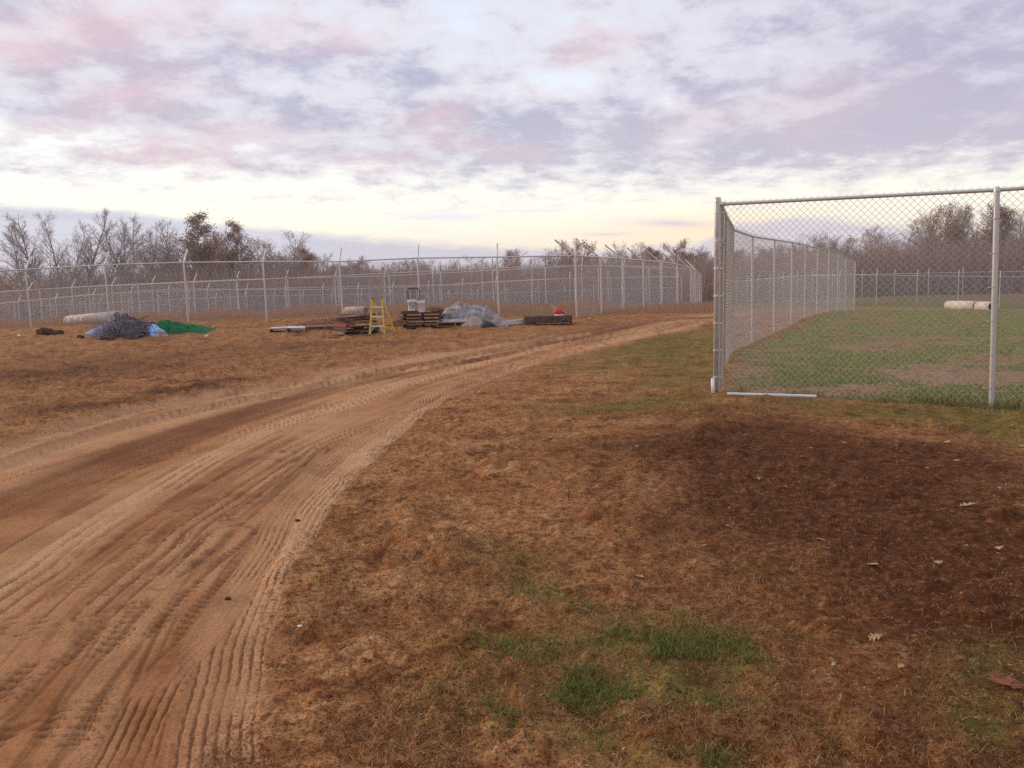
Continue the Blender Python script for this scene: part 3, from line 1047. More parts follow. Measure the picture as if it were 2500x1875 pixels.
put('rail_end_cup', MB().tube([dh * .035 + Vector((0, 0, zt)), dh * .10 + Vector((0, 0, zt))], .026, 12).mesh('rail_end_cup', M_galv), tp)
# wire ties on the line post and the rail
for i, p in enumerate(near_tops[1:3]):
    for zz in np.linspace(.3, 2.1, 6):
        t_ = MB().lathe([(.030, -.0025), (.0335, -.0025), (.0335, .0025), (.030, .0025)], 12)
        o = put('wire_tie', t_.mesh('wire_tie', M_wire), nf, Vector((p.x, p.y, p.z - zz)) - root0, (R.uniform(-.1, .1), 0, 0), (1.05, 1.45, 1))

# side run that curves away
side_pts = [T0, at(1768, 526, 13.2), at(1788, 560.6, 16.1), at(1838, 578, 18.4), at(1892, 586, 21.0), at(1934, 592, 24.0), at(1967, 599, 27.1), at(1997, 606, 29.7),
            at(2024, 611, 32.3), at(2047, 620, 34.6), at(2066, 630.5, 37.3), at(2088, 640, 40.2)]
fence('chain_link_fence', 'galvanised chain link fence curving away from the end post with dense grey mesh', side_pts, None, 0.026, 0.021, panel_far, side=-0.035, base_shift=0.02)

# left fence, front run with arms and the run that goes back on its right
f1 = [(-130, 668, 33.9), (62, 658, 33.6), (255, 646.5, 33.3), (448, 640.7, 33.1), (642, 639, 33), (829, 638.5, 33), (1020, 630, 32.7), (1213, 627.6, 32.4), (1404, 624, 31.9)]
away = lambda px: (0.02, .62, .72)
F1 = [at(*p) for p in f1]
fence('chain_link_fence', 'chain link fence with slanted barbed wire arms standing right behind the pallets and tarps', F1,
      lambda i: ([(.05, .62, .72), (-.62, .35, .66), (.45, .4, .7)] if i == 8 else (.02, .60, .74)), 0.033, 0.026)
f1b = [(1404, 624, 31.9), (1466, 628.7, 34.5), (1519, 631, 37.0), (1570, 635.5, 39.6), (1613, 639, 42.3), (1652, 645, 45), (1686, 655, 48), (1697, 659, 51), (1702, 662, 54), (1707, 667, 57), (1712, 672, 60)]
F1b = [at(*p) for p in f1b]
fence('chain_link_fence', 'chain link fence run going back from the corner post with arms leaning to the left', F1b,
      lambda i: (-.90, .04, .72) if i < 7 else (-.6, .35, .72), 0.034, 0.026, arm_len=.85)


def far_fence(label, pts, arm, r=0.029, group=None, **k):
    T = resample([at(*p) for p in pts])
    return fence('chain_link_fence', label, T, (lambda i: arm) if arm else None, r, 0.024, **k)


far_fence('chain link fence at the back of the first left enclosure, its dark arms leaning forward',
          [(-140, 720, 51), (188, 701, 50.5), (521, 687.6, 50), (780, 675.5, 49.5), (1040, 663, 49), (1298, 650, 48.5), (1557, 649, 48.5), (1694, 657, 50)], (.02, -.60, .74))
far_fence('second chain link fence line behind the left enclosure, pale arms leaning backward',
          [(-140, 724, 56), (195, 700, 55), (575, 683, 52), (948, 674, 52), (1195, 661, 51.5), (1447, 648, 51), (1690, 660, 55)], (.14, .58, .74))
far_fence('third chain link fence line in the haze beyond the left enclosures',
          [(-140, 755, 68), (0, 742, 68), (254, 717, 68), (424, 705, 68), (621, 707, 69), (813, 707, 70), (1083, 697, 68), (1200, 690, 66), (1337, 682, 64), (1442, 678, 63), (1690, 676, 66)], (.1, .55, .7))
far_fence('fourth chain link fence line just behind the third, arms leaning forward in the haze',
          [(-140, 752, 72), (254, 716, 72), (621, 705, 73), (1083, 695, 72), (1337, 681, 68), (1690, 674, 70)], (.05, -.55, .7))
far_fence('faint farthest chain link fence line in front of the left woods',
          [(100, 747, 88), (621, 722, 88), (1200, 716, 88), (1450, 708, 88), (1700, 700, 90)], (.1, .5, .7))
far_fence('farther chain link fence crossing the green field behind the right enclosure',
          [(1718, 696, 98), (1745, 692, 96), (1792, 688, 90), (1900, 678, 78), (1995, 671, 70), (2090, 671, 67), (2300, 674, 66), (2560, 677, 65)], (.28, .5, .66))
far_fence('chain link fence beyond the field fence on the right, closest to the bare woods',
          [(1900, 675, 92), (2090, 671, 86), (2300, 666, 82), (2560, 661, 80)], (.28, .5, .66))

# ------------------------------------------------------------------ trees


def gen_tree(seed, style):
    """unit tree about 10 m tall -> (trunk+limb segments, twig segments, leaf points)"""
    r = random.Random(seed)
    limbs, twigs, leaves = [], [], []

    def grow(p, d, L, rad, level, tropism):
        n = max(2, int(L / (0.9 if level == 0 else 0.55)))
        pts = [p]
        rads = [rad]
        for i in range(n):
            wob = (0.045 if level == 0 else 0.11) * (1.6 if style == 'round' else 1)
            d = (d + Vector((r.gauss(0, wob), r.gauss(0, wob), r.gauss(0, wob * .6) + tropism * (0 if level == 0 else .16)))).normalized()
            p = p + d * (L / n)
            pts.append(p)
            rads.append(rad * (1 - 0.85 * (i + 1) / n) + .004)
        (limbs if level <= 1 else twigs).append((pts, rads, level))
        if level >= 3:
            leaves.extend([pts[-1], pts[len(pts) // 2]])
            return
        if style == 'poplar':
            nb = {0: 28, 1: 8, 2: 6}[level]; ang = {0: (25, 50), 1: (25, 55), 2: (25, 60)}[level]; start = {0: .18, 1: .2, 2: .2}[level]
        elif style == 'round':
            nb = {0: 16, 1: 10, 2: 7}[level]; ang = {0: (35, 75), 1: (25, 60), 2: (25, 65)}[level]; start = {0: .28, 1: .25, 2: .2}[level]
        elif style == 'cone':
            nb = {0: 40, 1: 8, 2: 5}[level]; ang = {0: (40, 70), 1: (30, 60), 2: (30, 60)}[level]; start = {0: .12, 1: .2, 2: .2}[level]
        else:
            nb = {0: 22, 1: 9, 2: 6}[level]; ang = {0: (20, 55), 1: (20, 55), 2: (25, 60)}[level]; start = {0: .30, 1: .2, 2: .2}[level]
        for b in range(nb):
            t = start + (1 - start) * ((b + r.random()) / nb)
            k = t * n
            i0 = min(int(k), n - 1)
            q = pts[i0].lerp(pts[i0 + 1], k - i0)
            base_d = (pts[i0 + 1] - pts[i0]).normalized()
            a = math.radians(r.uniform(*ang))
            az_ = r.uniform(0, 2 * math.pi)
            u = base_d.cross(Vector((0.3, 0.2, 1)) if abs(base_d.z) < .9 else Vector((1, 0, 0))).normalized()
            v = base_d.cross(u)
            nd = base_d * math.cos(a) + (u * math.cos(az_) + v * math.sin(az_)) * math.sin(a)
            if level == 0:
                if style == 'round': l = (3.8 * (1 - abs(t - .5) * 0.9)) * r.uniform(.7, 1.1)
                elif style == 'cone': l = 2.3 * (1.08 - t) * r.uniform(.75, 1.15) + .3
                elif style == 'poplar': l = 3.5 * (1.12 - t * .85) * r.uniform(.6, 1.15)
                else: l = 3.7 * (1.15 - t * .8) * r.uniform(.6, 1.15)
            else:
                l = L * r.uniform(.28, .5) * (1.25 - t * .6)
            grow(q, nd, max(l, .25), max(rads[i0] * .55, .006), level + 1, tropism)

    H = {'round': 8.2, 'cone': 10, 'poplar': 10, 'mixed': 9.2}[style]
    lean = Vector((r.gauss(0, .04), r.gauss(0, .04), 1)).normalized()
    grow(Vector((0, 0, -.2)), lean, H, {'round': .17, 'cone': .13, 'poplar': .12, 'mixed': .13}[style], 0, .8 if style != 'round' else .4)
    return limbs, twigs, leaves


def strips(name, lines, mat, sides=3, fat=1.0, minr=0.0):
    mb = MB()
    for pts, rads, lv in lines:
        s = 5 if lv == 0 else sides
        if lv >= 2 and len(pts) > 3: pts, rads = [pts[0], pts[len(pts) // 2], pts[-1]], [rads[0], rads[len(rads) // 2], rads[-1]]
        mb.tube(pts, [max(q * fat, minr) for q in rads], s, cap=False)
    return mb.mesh(name, mat, True)


def leaf_cards(name, pts, mat, seed, n_per=3, size=.09, spread=.3):
    r = np.random.default_rng(seed)
    P = np.array([p[:] for p in pts])
    P = np.repeat(P, n_per, 0) + r.normal(0, spread, (len(P) * n_per, 3))
    n = len(P)
    a = r.normal(0, 1, (n, 3)); a /= np.linalg.norm(a, axis=1)[:, None]
    b = r.normal(0, 1, (n, 3)); b -= a * (a * b).sum(1)[:, None]; b /= np.linalg.norm(b, axis=1)[:, None]
    s = (size * r.uniform(.6, 1.3, n))[:, None]
    V = np.stack([P - a * s, P + b * s * .6, P + a * s, P - b * s * .6], 1).reshape(-1, 3)
    F = np.arange(4 * n).reshape(n, 4)
    return np_mesh(name, V, F, mat)


VAR = {}
for vname, style, seed, leafy, bark in (('poplar_a', 'poplar', 1, None, M_bark), ('poplar_b', 'poplar', 2, None, M_bark), ('birch', 'poplar', 9, None, M_birch), ('mixed_a', 'mixed', 3, None, M_bark),
                                        ('mixed_b', 'mixed', 4, None, M_birch), ('round_a', 'round', 5, None, M_bark), ('round_rust', 'round', 6, M_rustleaf, M_bark),
                                        ('round_tan', 'round', 10, M_tanleaf, M_bark), ('cone_rust', 'cone', 7, M_tanleaf, M_bark), ('mixed_rust', 'mixed', 8, M_rustleaf, M_bark)):
    li, tw, lf = gen_tree(seed, style)
    top = max(p.z for L in (li, tw) for pts, _, _ in L for p in pts)
    trunk = strips(vname + '_trunk', li, bark, 4, 1.0, .012)
    crown = strips(vname + '_crown', tw, M_twig if (style == 'round' or leafy) else M_twig_pale, 3, 0.8, .0055)
    leaves = leaf_cards(vname + '_leaves', lf, leafy, seed, 2, .075, .2) if leafy else None
    VAR[vname] = (trunk, crown, leaves, top)


LOOK = {'poplar_a': 'slender grey', 'poplar_b': 'thin grey', 'birch': 'pale stemmed', 'mixed_a': 'upright grey', 'mixed_b': 'pale upright', 'round_a': 'round bare',
        'round_rust': 'rusty leafed', 'round_tan': 'bushy brown', 'cone_rust': 'pointed brown', 'mixed_rust': 'reddish leafed'}
LP = [62, 255, 448, 642, 829, 1020, 1213, 1404, 1519, 1613, 1700, 1752]
RP = [1788, 1838, 1892, 1934, 1967, 2024, 2088, 2200, 2330, 2432]
NUM = ['first', 'second', 'third', 'fourth', 'fifth', 'sixth', 'seventh', 'eighth', 'ninth', 'tenth', 'eleventh', 'twelfth']
seen_labels = {}


def where_seen(px):
    if px < LP[0]: return 'left of the first near post of the left fence'
    for i in range(7):
        if px < LP[i + 1]: return 'between near posts %s and %s of the left fence' % (NUM[i], NUM[i + 1])
    if px < 1519: return 'just right of the corner post with three arms'
    if px < 1700: return 'above the receding run of slanted arms'
    if px < 1788: return 'beside the near end post'
    if px < 1900: return 'over the near half of the curved fence'
    if px < 2088: return 'over the far half of the curved fence'
    if px < 2260: return 'in the gap right of the curved fence'
    if px < 2432: return 'left of the near line post'
    return 'right of the near line post'


def tree(px, top_y, d, var, label, group=None, wide=1.0, nm='bare_tree'):
    if group:
        depth_word = 'nearer' if (top_y > 605) else 'taller'
        w = where_seen(px)
        key = (w, LOOK[var], depth_word)
        k = seen_labels[key] = seen_labels.get(key, 0) + 1
        label = ('' if k == 1 else NUM[min(k, 12) - 1] + ' ') + depth_word.replace('nearer', 'low') + ' ' + LOOK[var] + ' tree ' + w

    tp_ = at(px, top_y, d)
    zb = gz(tp_.x, tp_.y)
    tr, cr, lf, h = VAR[var]
    s = (tp_.z - zb) / h
    o = thing(nm, label, 'tree', (tp_.x, tp_.y, zb - .1), R.uniform(0, 6.28), group)
    put('trunk', tr, o, scale=(s * wide, s * wide, s))
    c = put('crown', cr, o, scale=(s * wide, s * wide, s))
    if lf:
        put('leaves', lf, c)
    return o


for px, ty, v, lab in ((38, 540, 'birch', 'pale thin bare tree overlapping the leftmost tall one'), (100, 535, 'poplar_b', 'bare tree half hidden between the two tallest of the left group'), (240, 548, 'poplar_b', 'thin bare tree beside the short tree of the left group'), (295, 540, 'mixed_b', 'pale bare tree crossing the last tree of the left group'), (66, 512, 'poplar_a', 'leftmost tall bare tree above the left fence with a fine twiggy crown'),
                       (122, 508, 'birch', 'tall bare tree with a bent dark trunk, second from the left above the fence'),
                       (148, 528, 'mixed_b', 'bare tree leaning into its neighbour, third from the left above the fence'),
                       (185, 503, 'poplar_b', 'slim tall bare tree with a straight dark trunk, fourth from the left'),
                       (222, 570, 'birch', 'short bare tree between two taller ones above the green netting side'),
                       (272, 520, 'mixed_b', 'bare tree with a dark trunk right of the short tree in the left group'),
                       (313, 517, 'birch', 'last thin bare tree of the left group before the gap')):
    tree(px, ty, 105, v, lab, None, 1.25)
tree(20, 640, 90, 'round_tan', 'low brown bushy tree at the left edge behind the fence', None, 1.1, 'bushy_tree')
for px, ty, v, lab, wd in ((392, 545, 'mixed_b', 'pale bare tree at the left end of the brown clump', 1.3), (430, 530, 'mixed_a', 'tall bare tree inside the brown clump left of the pointed tree', 1.3),
                           (474, 518, 'cone_rust', 'pointed tree with rusty brown leaves, tallest of the left clump', 1.3), (508, 560, 'round_rust', 'rusty leafed tree on the right shoulder of the pointed tree', 1.0),
                           (575, 538, 'cone_rust', 'narrow conical dark brown tree right of the pointed one', 1.0), (540, 585, 'mixed_b', 'pale bare tree between the two pointed trees', 1.2),
                           (628, 566, 'round_tan', 'brown bushy tree right of the narrow conical tree', .9), (680, 556, 'mixed_a', 'bare upright tree near the right end of the left clump', 1.3),
                           (735, 600, 'mixed_rust', 'small rusty tree at the right end of the left clump', 1.1)):
    tree(px, ty, 108, v, lab, None, wd, 'autumn_tree')
for i in range(26):
    px = 350 + i * 15.5 + R.uniform(-8, 8)
    tree(px, R.uniform(560, 620), R.uniform(112, 120), R.choice(['mixed_a', 'mixed_b', 'birch', 'poplar_a', 'round_tan']), 'grey bare tree packed inside the brown clump left of centre', 'trees packed in the left clump', 1.35)
for i in range(46):
    px = -60 + i * 28 + R.uniform(-9, 9)
    ty = np.interp(px, [-60, 100, 350, 700, 1000, 1250], [668, 660, 648, 640, 640, 632]) + R.uniform(-10, 14)
    tree(px, ty, R.uniform(118, 135), R.choice(['mixed_a', 'mixed_b', 'round_a', 'round_tan', 'birch']), 'low bare tree in the hazy tree line behind the left fences', 'low tree line behind the left fences', 1.7)
for i in range(30):
    px = 720 + i * 34 + R.uniform(-10, 10)
    ty = R.uniform(622, 640) if px < 1180 else R.uniform(604, 628)
    tree(px, ty, R.uniform(150, 170), R.choice(['mixed_a', 'round_a', 'mixed_b', 'round_tan']), 'distant bare tree in the hazy tree line behind the centre fences', 'far tree line behind the centre fences', 1.5)
for px, ty, v, lab, wd in ((788, 614, 'round_a', 'small distant bare tree right of the left clump', 1.0), (826, 614, 'mixed_a', 'small distant bare tree behind the second fence arm', 1.3), (870, 624, 'round_rust', 'small distant rusty round tree above the top rail', .8),
                           (1238, 606, 'round_rust', 'small dark round tree left of the corner post', .9), (1322, 592, 'round_a', 'round bare grey tree left of the rusty trees', 1.05),
                           (1392, 584, 'round_rust', 'rusty round tree right behind the corner post arm', 1.0), (1440, 580, 'round_rust', 'tallest rusty tree behind the slanted arms', 1.05),
                           (1500, 584, 'round_a', 'grey bare tree right of the tallest rusty tree', 1.0), (1545, 588, 'mixed_a', 'grey upright bare tree behind the middle slanted arms', 1.3),
                           (1585, 597, 'mixed_rust', 'reddish brown tree behind the last slanted arms', 1.3), (1650, 584, 'round_rust', 'broad rusty round tree left of the near end post', 1.15),
                           (1712, 605, 'mixed_a', 'grey bare tree just left of the near end post', 1.4), (1740, 592, 'mixed_b', 'pale bare tree directly behind the near end post', 1.4)):
    tree(px, ty, 125, v, lab, None, wd, 'autumn_tree')
for i in range(18):
    tree(1370 + i * 24 + R.uniform(-8, 8), R.uniform(608, 630), R.uniform(128, 140), R.choice(['mixed_a', 'round_a', 'round_rust', 'mixed_rust', 'round_tan']),
         'brown tree packed in the wood behind the corner post', 'packed wood behind the corner post', 1.3)
for px, ty, v, lab, wd in ((1945, 556, 'round_a', 'bare round tree showing over the curved fence', 1.0), (2010, 568, 'round_tan', 'brown bushy tree right of the bare round tree over the curved fence', .9),
                           (2060, 560, 'round_a', 'bare tree at the right end of the low brown wood', 1.0), (2120, 552, 'mixed_a', 'bare tree at the left foot of the tall wood', 1.3),
                           (2175, 540, 'mixed_b', 'pale bare tree on the rising edge of the tall wood', 1.3), (2230, 528, 'mixed_a', 'bare tree on the slope below the tall brown tree', 1.3),
                           (2290, 494, 'round_rust', 'tall brown leafed tree at the left top of the tall wood', .9), (2345, 488, 'round_tan', 'tallest tree of the wood behind the near line post', .8),
                           (2400, 492, 'mixed_rust', 'tall brown tree left of the near line post', 1.1), (2465, 494, 'birch', 'tall pale trunked tree right of the near line post', 1.4),
                           (2500, 500, 'poplar_a', 'tall grey bare tree at the right edge of the picture', 1.4)):
    tree(px, ty, 118, v, lab, None, wd, 'woodland_tree')
for i in range(46):
    px = 1780 + i * 17.5 + R.uniform(-8, 8)
    ty = np.interp(px, [1780, 1900, 1950, 2080, 2110, 2250, 2290, 2560], [600, 590, 575, 572, 575, 528, 497, 500]) + R.uniform(-4, 26)
    tree(px, ty, R.uniform(120, 134), R.choice(['mixed_a', 'mixed_b', 'round_a', 'round_tan', 'birch', 'poplar_b', 'mixed_rust']), 'bare tree packed in the wood behind the right enclosure', 'packed wood behind the right enclosure', 1.3)
for i in range(26):
    px = 1780 + i * 30 + R.uniform(-8, 8)
    tree(px, R.uniform(610, 650), R.uniform(112, 118), R.choice(['mixed_a', 'mixed_b', 'round_a', 'birch']), 'low bare tree at the foot of the right wood', 'low trees at the foot of the right wood', 1.5)

# brush at the foot of the woods: one mass of fine stems
rng = np.random.default_rng(3)


def brush(name, n, fpx, d0, d1, hfun, label, colA, colB, width=0.02, lean=.35):
    px = rng.uniform(fpx[0], fpx[1], n)
    d = rng.uniform(d0, d1, n)
    bx = (px - 1250) / F_PX * d
    byy = d
    bz = macro(bx, byy)
    h = hfun(px) * rng.uniform(.35, 1.05, n)
    top = np.stack([bx + rng.normal(0, lean, n) * h, byy + rng.normal(0, lean, n) * h, bz + h], 1)
    base = np.stack([bx, byy, bz - .1], 1)
    w = width * rng.uniform(.5, 1.5, n)
    sx = np.stack([w, rng.normal(0, .5, n) * w, np.zeros(n)], 1)
    V = np.stack([base - sx, base + sx, top + sx * .3, top - sx * .3], 1).reshape(-1, 3)
    F = np.arange(4 * n).reshape(n, 4)
    t = rng.random(n)[:, None]
    c = np.array(colA) * (1 - t) + np.array(colB) * t
    C4 = np.concatenate([c, np.ones((n, 1))], 1).repeat(4, 0)
    o = put(name, np_mesh(name, V, F, M_blade, False, {'col': C4}))
    tag(o, label, None, kind='stuff')


brush('woodland_brush', 90000, (-150, 2650), 95, 150, lambda p: np.interp(p, [-150, 300, 1250, 1800, 2600], [6.6, 6.6, 6.0, 6.0, 7.0]), 'dense bare brush and saplings at the foot of the far woods', (0.26, 0.165, 0.125), (0.46, 0.33, 0.27), .025, .16)
brush('dry_weeds', 30000, (-150, 1750), 34.5, 48, lambda p: .12 + .5 * fbm(p, p * 0, 120, 3, 9), 'reddish dry weeds inside the left enclosure', (0.40, 0.20, 0.13), (0.42, 0.30, 0.19), .008, .55)
brush('field_grass', 34000, (-150, 1750), 50, 95, lambda p: .35 + 0 * p, 'dull dry grass of the fields between the far fences', (0.30, 0.18, 0.13), (0.36, 0.27, 0.18), .014, .5)

# ------------------------------------------------------------------ grass blades on the ground


def blades(name, label, n, sampler, keep, hmin, hmax, width, lean, cols, bend=True):
    x, y = sampler(n)
    f = ground_fields(x, y)
    k = rng.random(len(x)) < keep(f, x, y)
    x, y = x[k], y[k]
    n = len(x)
    z = ground_z(x, y)
    h = rng.uniform(hmin, hmax, n) * (.6 + .8 * rng.random(n))
    a = rng.uniform(0, 2 * math.pi, n)
    ln = np.abs(rng.normal(lean, .3, n)).clip(0, 1.45)
    dx, dy, dz = np.sin(ln) * np.cos(a), np.sin(ln) * np.sin(a), np.cos(ln)
    wv = np.stack([-np.sin(a), np.cos(a), np.zeros(n)], 1) * (width * rng.uniform(.6, 1.3, n))[:, None]
    base = np.stack([x, y, z - .004], 1)
    D = np.stack([dx, dy, dz], 1)
    midp = base + D * (h * .55)[:, None] + np.array([0, 0, 1]) * (h * .08)[:, None]
    tip = base + D * h[:, None] - np.array([0, 0, 1]) * (h * .12 * np.sin(ln))[:, None]
    V = np.stack([base - wv * .5, base + wv * .5, midp + wv * .4, midp - wv * .4, tip], 1).reshape(-1, 3)
    b = np.arange(n)[:, None] * 5
    tri = np.concatenate([b + np.array([[0, 1, 2]]), b + np.array([[0, 2, 3]]), b + np.array([[3, 2, 4]])], 0)
    cols = np.array(cols)
    ci = rng.integers(0, len(cols), n)
    c = cols[ci] * rng.uniform(.7, 1.25, (n, 1))
    C4 = np.concatenate([c, np.ones((n, 1))], 1).repeat(5, 0)
    o = put(name, np_mesh(name, V, tri, M_blade, False, {'col': C4}))
    tag(o, label, None, kind='stuff')


def ground_z(x, y):
    return surf(x, y)


def fan(r0, r1, t0, t1):
    def f(n):
        u = rng.random(n)
        r = 1 / (1 / r0 + u * (1 / r1 - 1 / r0))     # even density in the view
        t = rng.uniform(t0, t1, n)
        return r * np.sin(t), r * np.cos(t)
    return f


STRAW = [(0.40, 0.21, 0.085), (0.50, 0.28, 0.12), (0.26, 0.10, 0.035), (0.32, 0.15, 0.05), (0.56, 0.36, 0.18), (0.17, 0.06, 0.022), (0.10, 0.035, 0.014)]
GREEN = [(0.11, 0.18, 0.022), (0.10, 0.15, 0.020), (0.12, 0.16, 0.032), (0.06, 0.095, 0.018), (0.22, 0.20, 0.055), (0.32, 0.23, 0.09)]
GREEN2 = [(0.15, 0.22, 0.045), (0.20, 0.26, 0.065), (0.11, 0.17, 0.035), (0.30, 0.29, 0.10), (0.42, 0.32, 0.16)]
blades('dead_grass', 'short dead straw matted over the brown soil', 300000, fan(2.2, 18, -.45, .66), lambda f, x, y: (1 - f['road']) ** 2 * np.clip(.06 + .9 * sstep(fbm(x, y, .45, 4, 210, .6), .42, .62) * (1 - .75 * f['dark']), 0, 1) * (1 - f['encl']),
       .015, .045, .0020, 1.15, STRAW)
blades('green_grass', 'green grass tufts growing through the brown soil', 420000, fan(2.2, 26, -.60, .66), lambda f, x, y: sstep(f['grass'], .05, .6) * sstep(fbm(x, y, .30, 4, 201, .62), .42, .60) * (1 - f['road']) * (1 - f['encl']) * 1.0,
       .02, .06, .0026, .95, GREEN)
blades('enclosure_grass', 'patchy green grass inside the right enclosure', 170000, fan(8, 55, .10, .66), lambda f, x, y: f['encl'] * sstep(f['grass'] * (.5 + fbm(x, y, .5, 3, 202, .6)), .2, .9),
       .025, .06, .008, .9, GREEN2)
_fa, _fb = Vector(near_tops[0]), Vector(near_tops[3])


def along_fence(n):
    u = rng.random(n) ** .8
    return _fa.x + (_fb.x - _fa.x) * u + rng.normal(0, .07, n), _fa.y + (_fb.y - _fa.y) * u + rng.normal(0, .10, n)


blades('fence_weeds', 'longer grass growing through the foot of the near chain link fence', 9000, along_fence, lambda f, x, y: sstep(fbm(x, y, .35, 3, 230), .38, .6), .05, .13, .004, .45, GREEN + STRAW[:2])
blades('leaf_litter', 'broken bits of dry leaf and chaff strewn over the brown soil', 9000, fan(2.2, 16, -.45, .66), lambda f, x, y: (1 - f['road']) * (1 - f['encl']) * sstep(fbm(x, y, .8, 3, 220), .40, .62),
       .008, .022, .010, 1.35, [(0.42, 0.22, 0.10), (0.55, 0.36, 0.20), (0.30, 0.12, 0.05), (0.20, 0.07, 0.03), (0.50, 0.28, 0.14)])
blades('dirt_straw', 'dry straw bits on the churned earth left of the road', 80000, fan(9, 33, -.66, .3), lambda f, x, y: (1 - f['road']) * (1 - f['encl']) * (1 - f['beyond']) * .5 * sstep(f['n2'], .4, .65),
       .03, .07, .005, 1.2, STRAW)

# ------------------------------------------------------------------ pipes


def hollow_pipe(name, label, a, b, r, mat=M_conc, cat='pipe', thick=.13, n=20):
    d = b - a
    L = d.length
    ri = r * (1 - thick * 1.6)
    me = MB().lathe([(ri, 0), (r, 0.0), (r, L), (ri, L), (ri, 0)], n).mesh(name, mat)
    for pl in me.polygons: pl.use_smooth = abs(pl.normal.z) < .5
    o = put(name, me)
    o.location = a
    o.rotation_euler = d.to_track_quat('Z', 'Y').to_euler()
    return tag(o, label, cat)


def on(px, py, dz=0.0):
    p = G(px, py)
    p.z = float(surf([p.x], [p.y])[0])
    return p + Vector((0, 0, dz))


def rest(px, py, r):
    return on(px, py) + Vector((0, 0, r * .85))


hollow_pipe('concrete_pipe', 'long pale concrete culvert pipe behind the left fence, above the grey wire heap', at(168, 786, 36.6), at(288, 774, 35.3), .27)
hollow_pipe('concrete_pipe', 'short weathered concrete pipe with open right end, behind the fence by the ladder', at(847, 760, 36.6), at(894, 759, 35.4), .19)
hollow_pipe('concrete_pipe', 'pale concrete pipe lying in the green field behind the near line post', rest(2316, 753.5, .30), rest(2386, 757.5, .30), .30)
hollow_pipe('concrete_pipe', 'pale pipe end section touching the field pipe right beside the near line post', rest(2390, 757.8, .28), rest(2424, 759.5, .28), .28)
hollow_pipe('concrete_pipe', 'far pale pipe with open left end, just left of the near end post', rest(1724, 745, .26), rest(1753, 743, .26), .26)
hollow_pipe('concrete_pipe', 'whitish pipe far off behind the slanted arm fence', rest(1350, 742, .2), rest(1380, 740, .2), .2, M_conc)
pvc = put('white_pipe', MB().tube([on(1775, 975, .045), on(1993, 981, .045)], .017, 10).mesh('white_pipe', M_pvc, False))
tag(pvc, 'long thin white plastic pipe lying on the ground along the foot of the near fence', 'pipe')
p0 = on(1741, 966)
sp_ = hollow_pipe('white_pipe', 'short white pipe stub standing against the foot of the end post', p0 + Vector((0, 0, .0)), p0 + Vector((.006, .05, .185)), .022, M_pvc, thick=.1)

# ------------------------------------------------------------------ timber
me_db = {}


def board_mesh(L, w, t, mat, key):
    k = (L, w, t, key)
    if k not in me_db:
        me_db[k] = MB().box((L, w, t), jit=.004).mesh('board', mat)
    return me_db[k]


def pallet(p, rz, label, mat=M_wood, key='w', sx=1.2, sy=1.0, tilt=(0, 0), group=None, h=.13):
    o = thing('pallet', label, 'pallet', p, rz, group)
    o.rotation_euler = (tilt[0], tilt[1], rz)
    for k in range(3):
        put('bottom_board', board_mesh(sx, .10, .017, mat, key), o, (0, (-.5 + k / 2) * (sy - .1), .0085))
    for k in range(3):
        put('stringer', board_mesh(.042, sy, h - .036, mat, key), o, ((-.5 + k / 2) * (sx - .042), 0, h / 2))
    nb = 7
    for k in range(nb):
        put('deck_board', board_mesh(sx, .095, .018, mat, key), o, (R.uniform(-.01, .01), (-.5 + k / (nb - 1)) * (sy - .1), h - .009), (0, 0, R.uniform(-.012, .012)))
    return o


def board(p, rz, L, w, t, mat, key, label, group=None, tilt=(0, 0), name='wooden_board'):
    o = put(name, board_mesh(L, w, t, mat, key), None, p, (tilt[0], tilt[1], rz))
    return tag(o, label, 'board', group)


# white topped pallet and what lies behind it
pw = on(700, 815)
pallet(pw + Vector((0, .2, 0)), math.radians(8), 'single pale pallet on the dirt carrying two white sheets', M_wood_pale, 'p', 1.15, .95)
for i, (dx, ww) in enumerate(((-.30, .56), (.26, .58))):
    c = MB().box((ww, .9, .022), jit=.012)
    s = put('white_sheet', c.mesh('white_sheet', M_sheet), None, pw + Vector((dx + .02, .22, .143 + .004 * i)), (R.uniform(-.01, .01), .02 * (1 if i else -1), math.radians(8 + 4 * i)))
    tag(s, ('left' if i == 0 else 'right') + ' one of two flat white sheets on the pale pallet', 'sheet')
pb = on(782, 808)
pallet(pb + Vector((0, .3, -.02)), math.radians(24), 'weathered pallet lying behind and right of the white topped pallet', M_wood, 'w', 1.2, 1.0)
for k in range(4):
    q = on(765 + k * 15, 806 - k * 3)
    board(q + Vector((0, .1, .13 + .02 * k)), math.radians(28 + R.uniform(-6, 6)), 1.5, .09, .03, M_wood, 'w', 'loose weathered board leading from the white sheets towards the red edged stack', 'loose boards between the pallets')

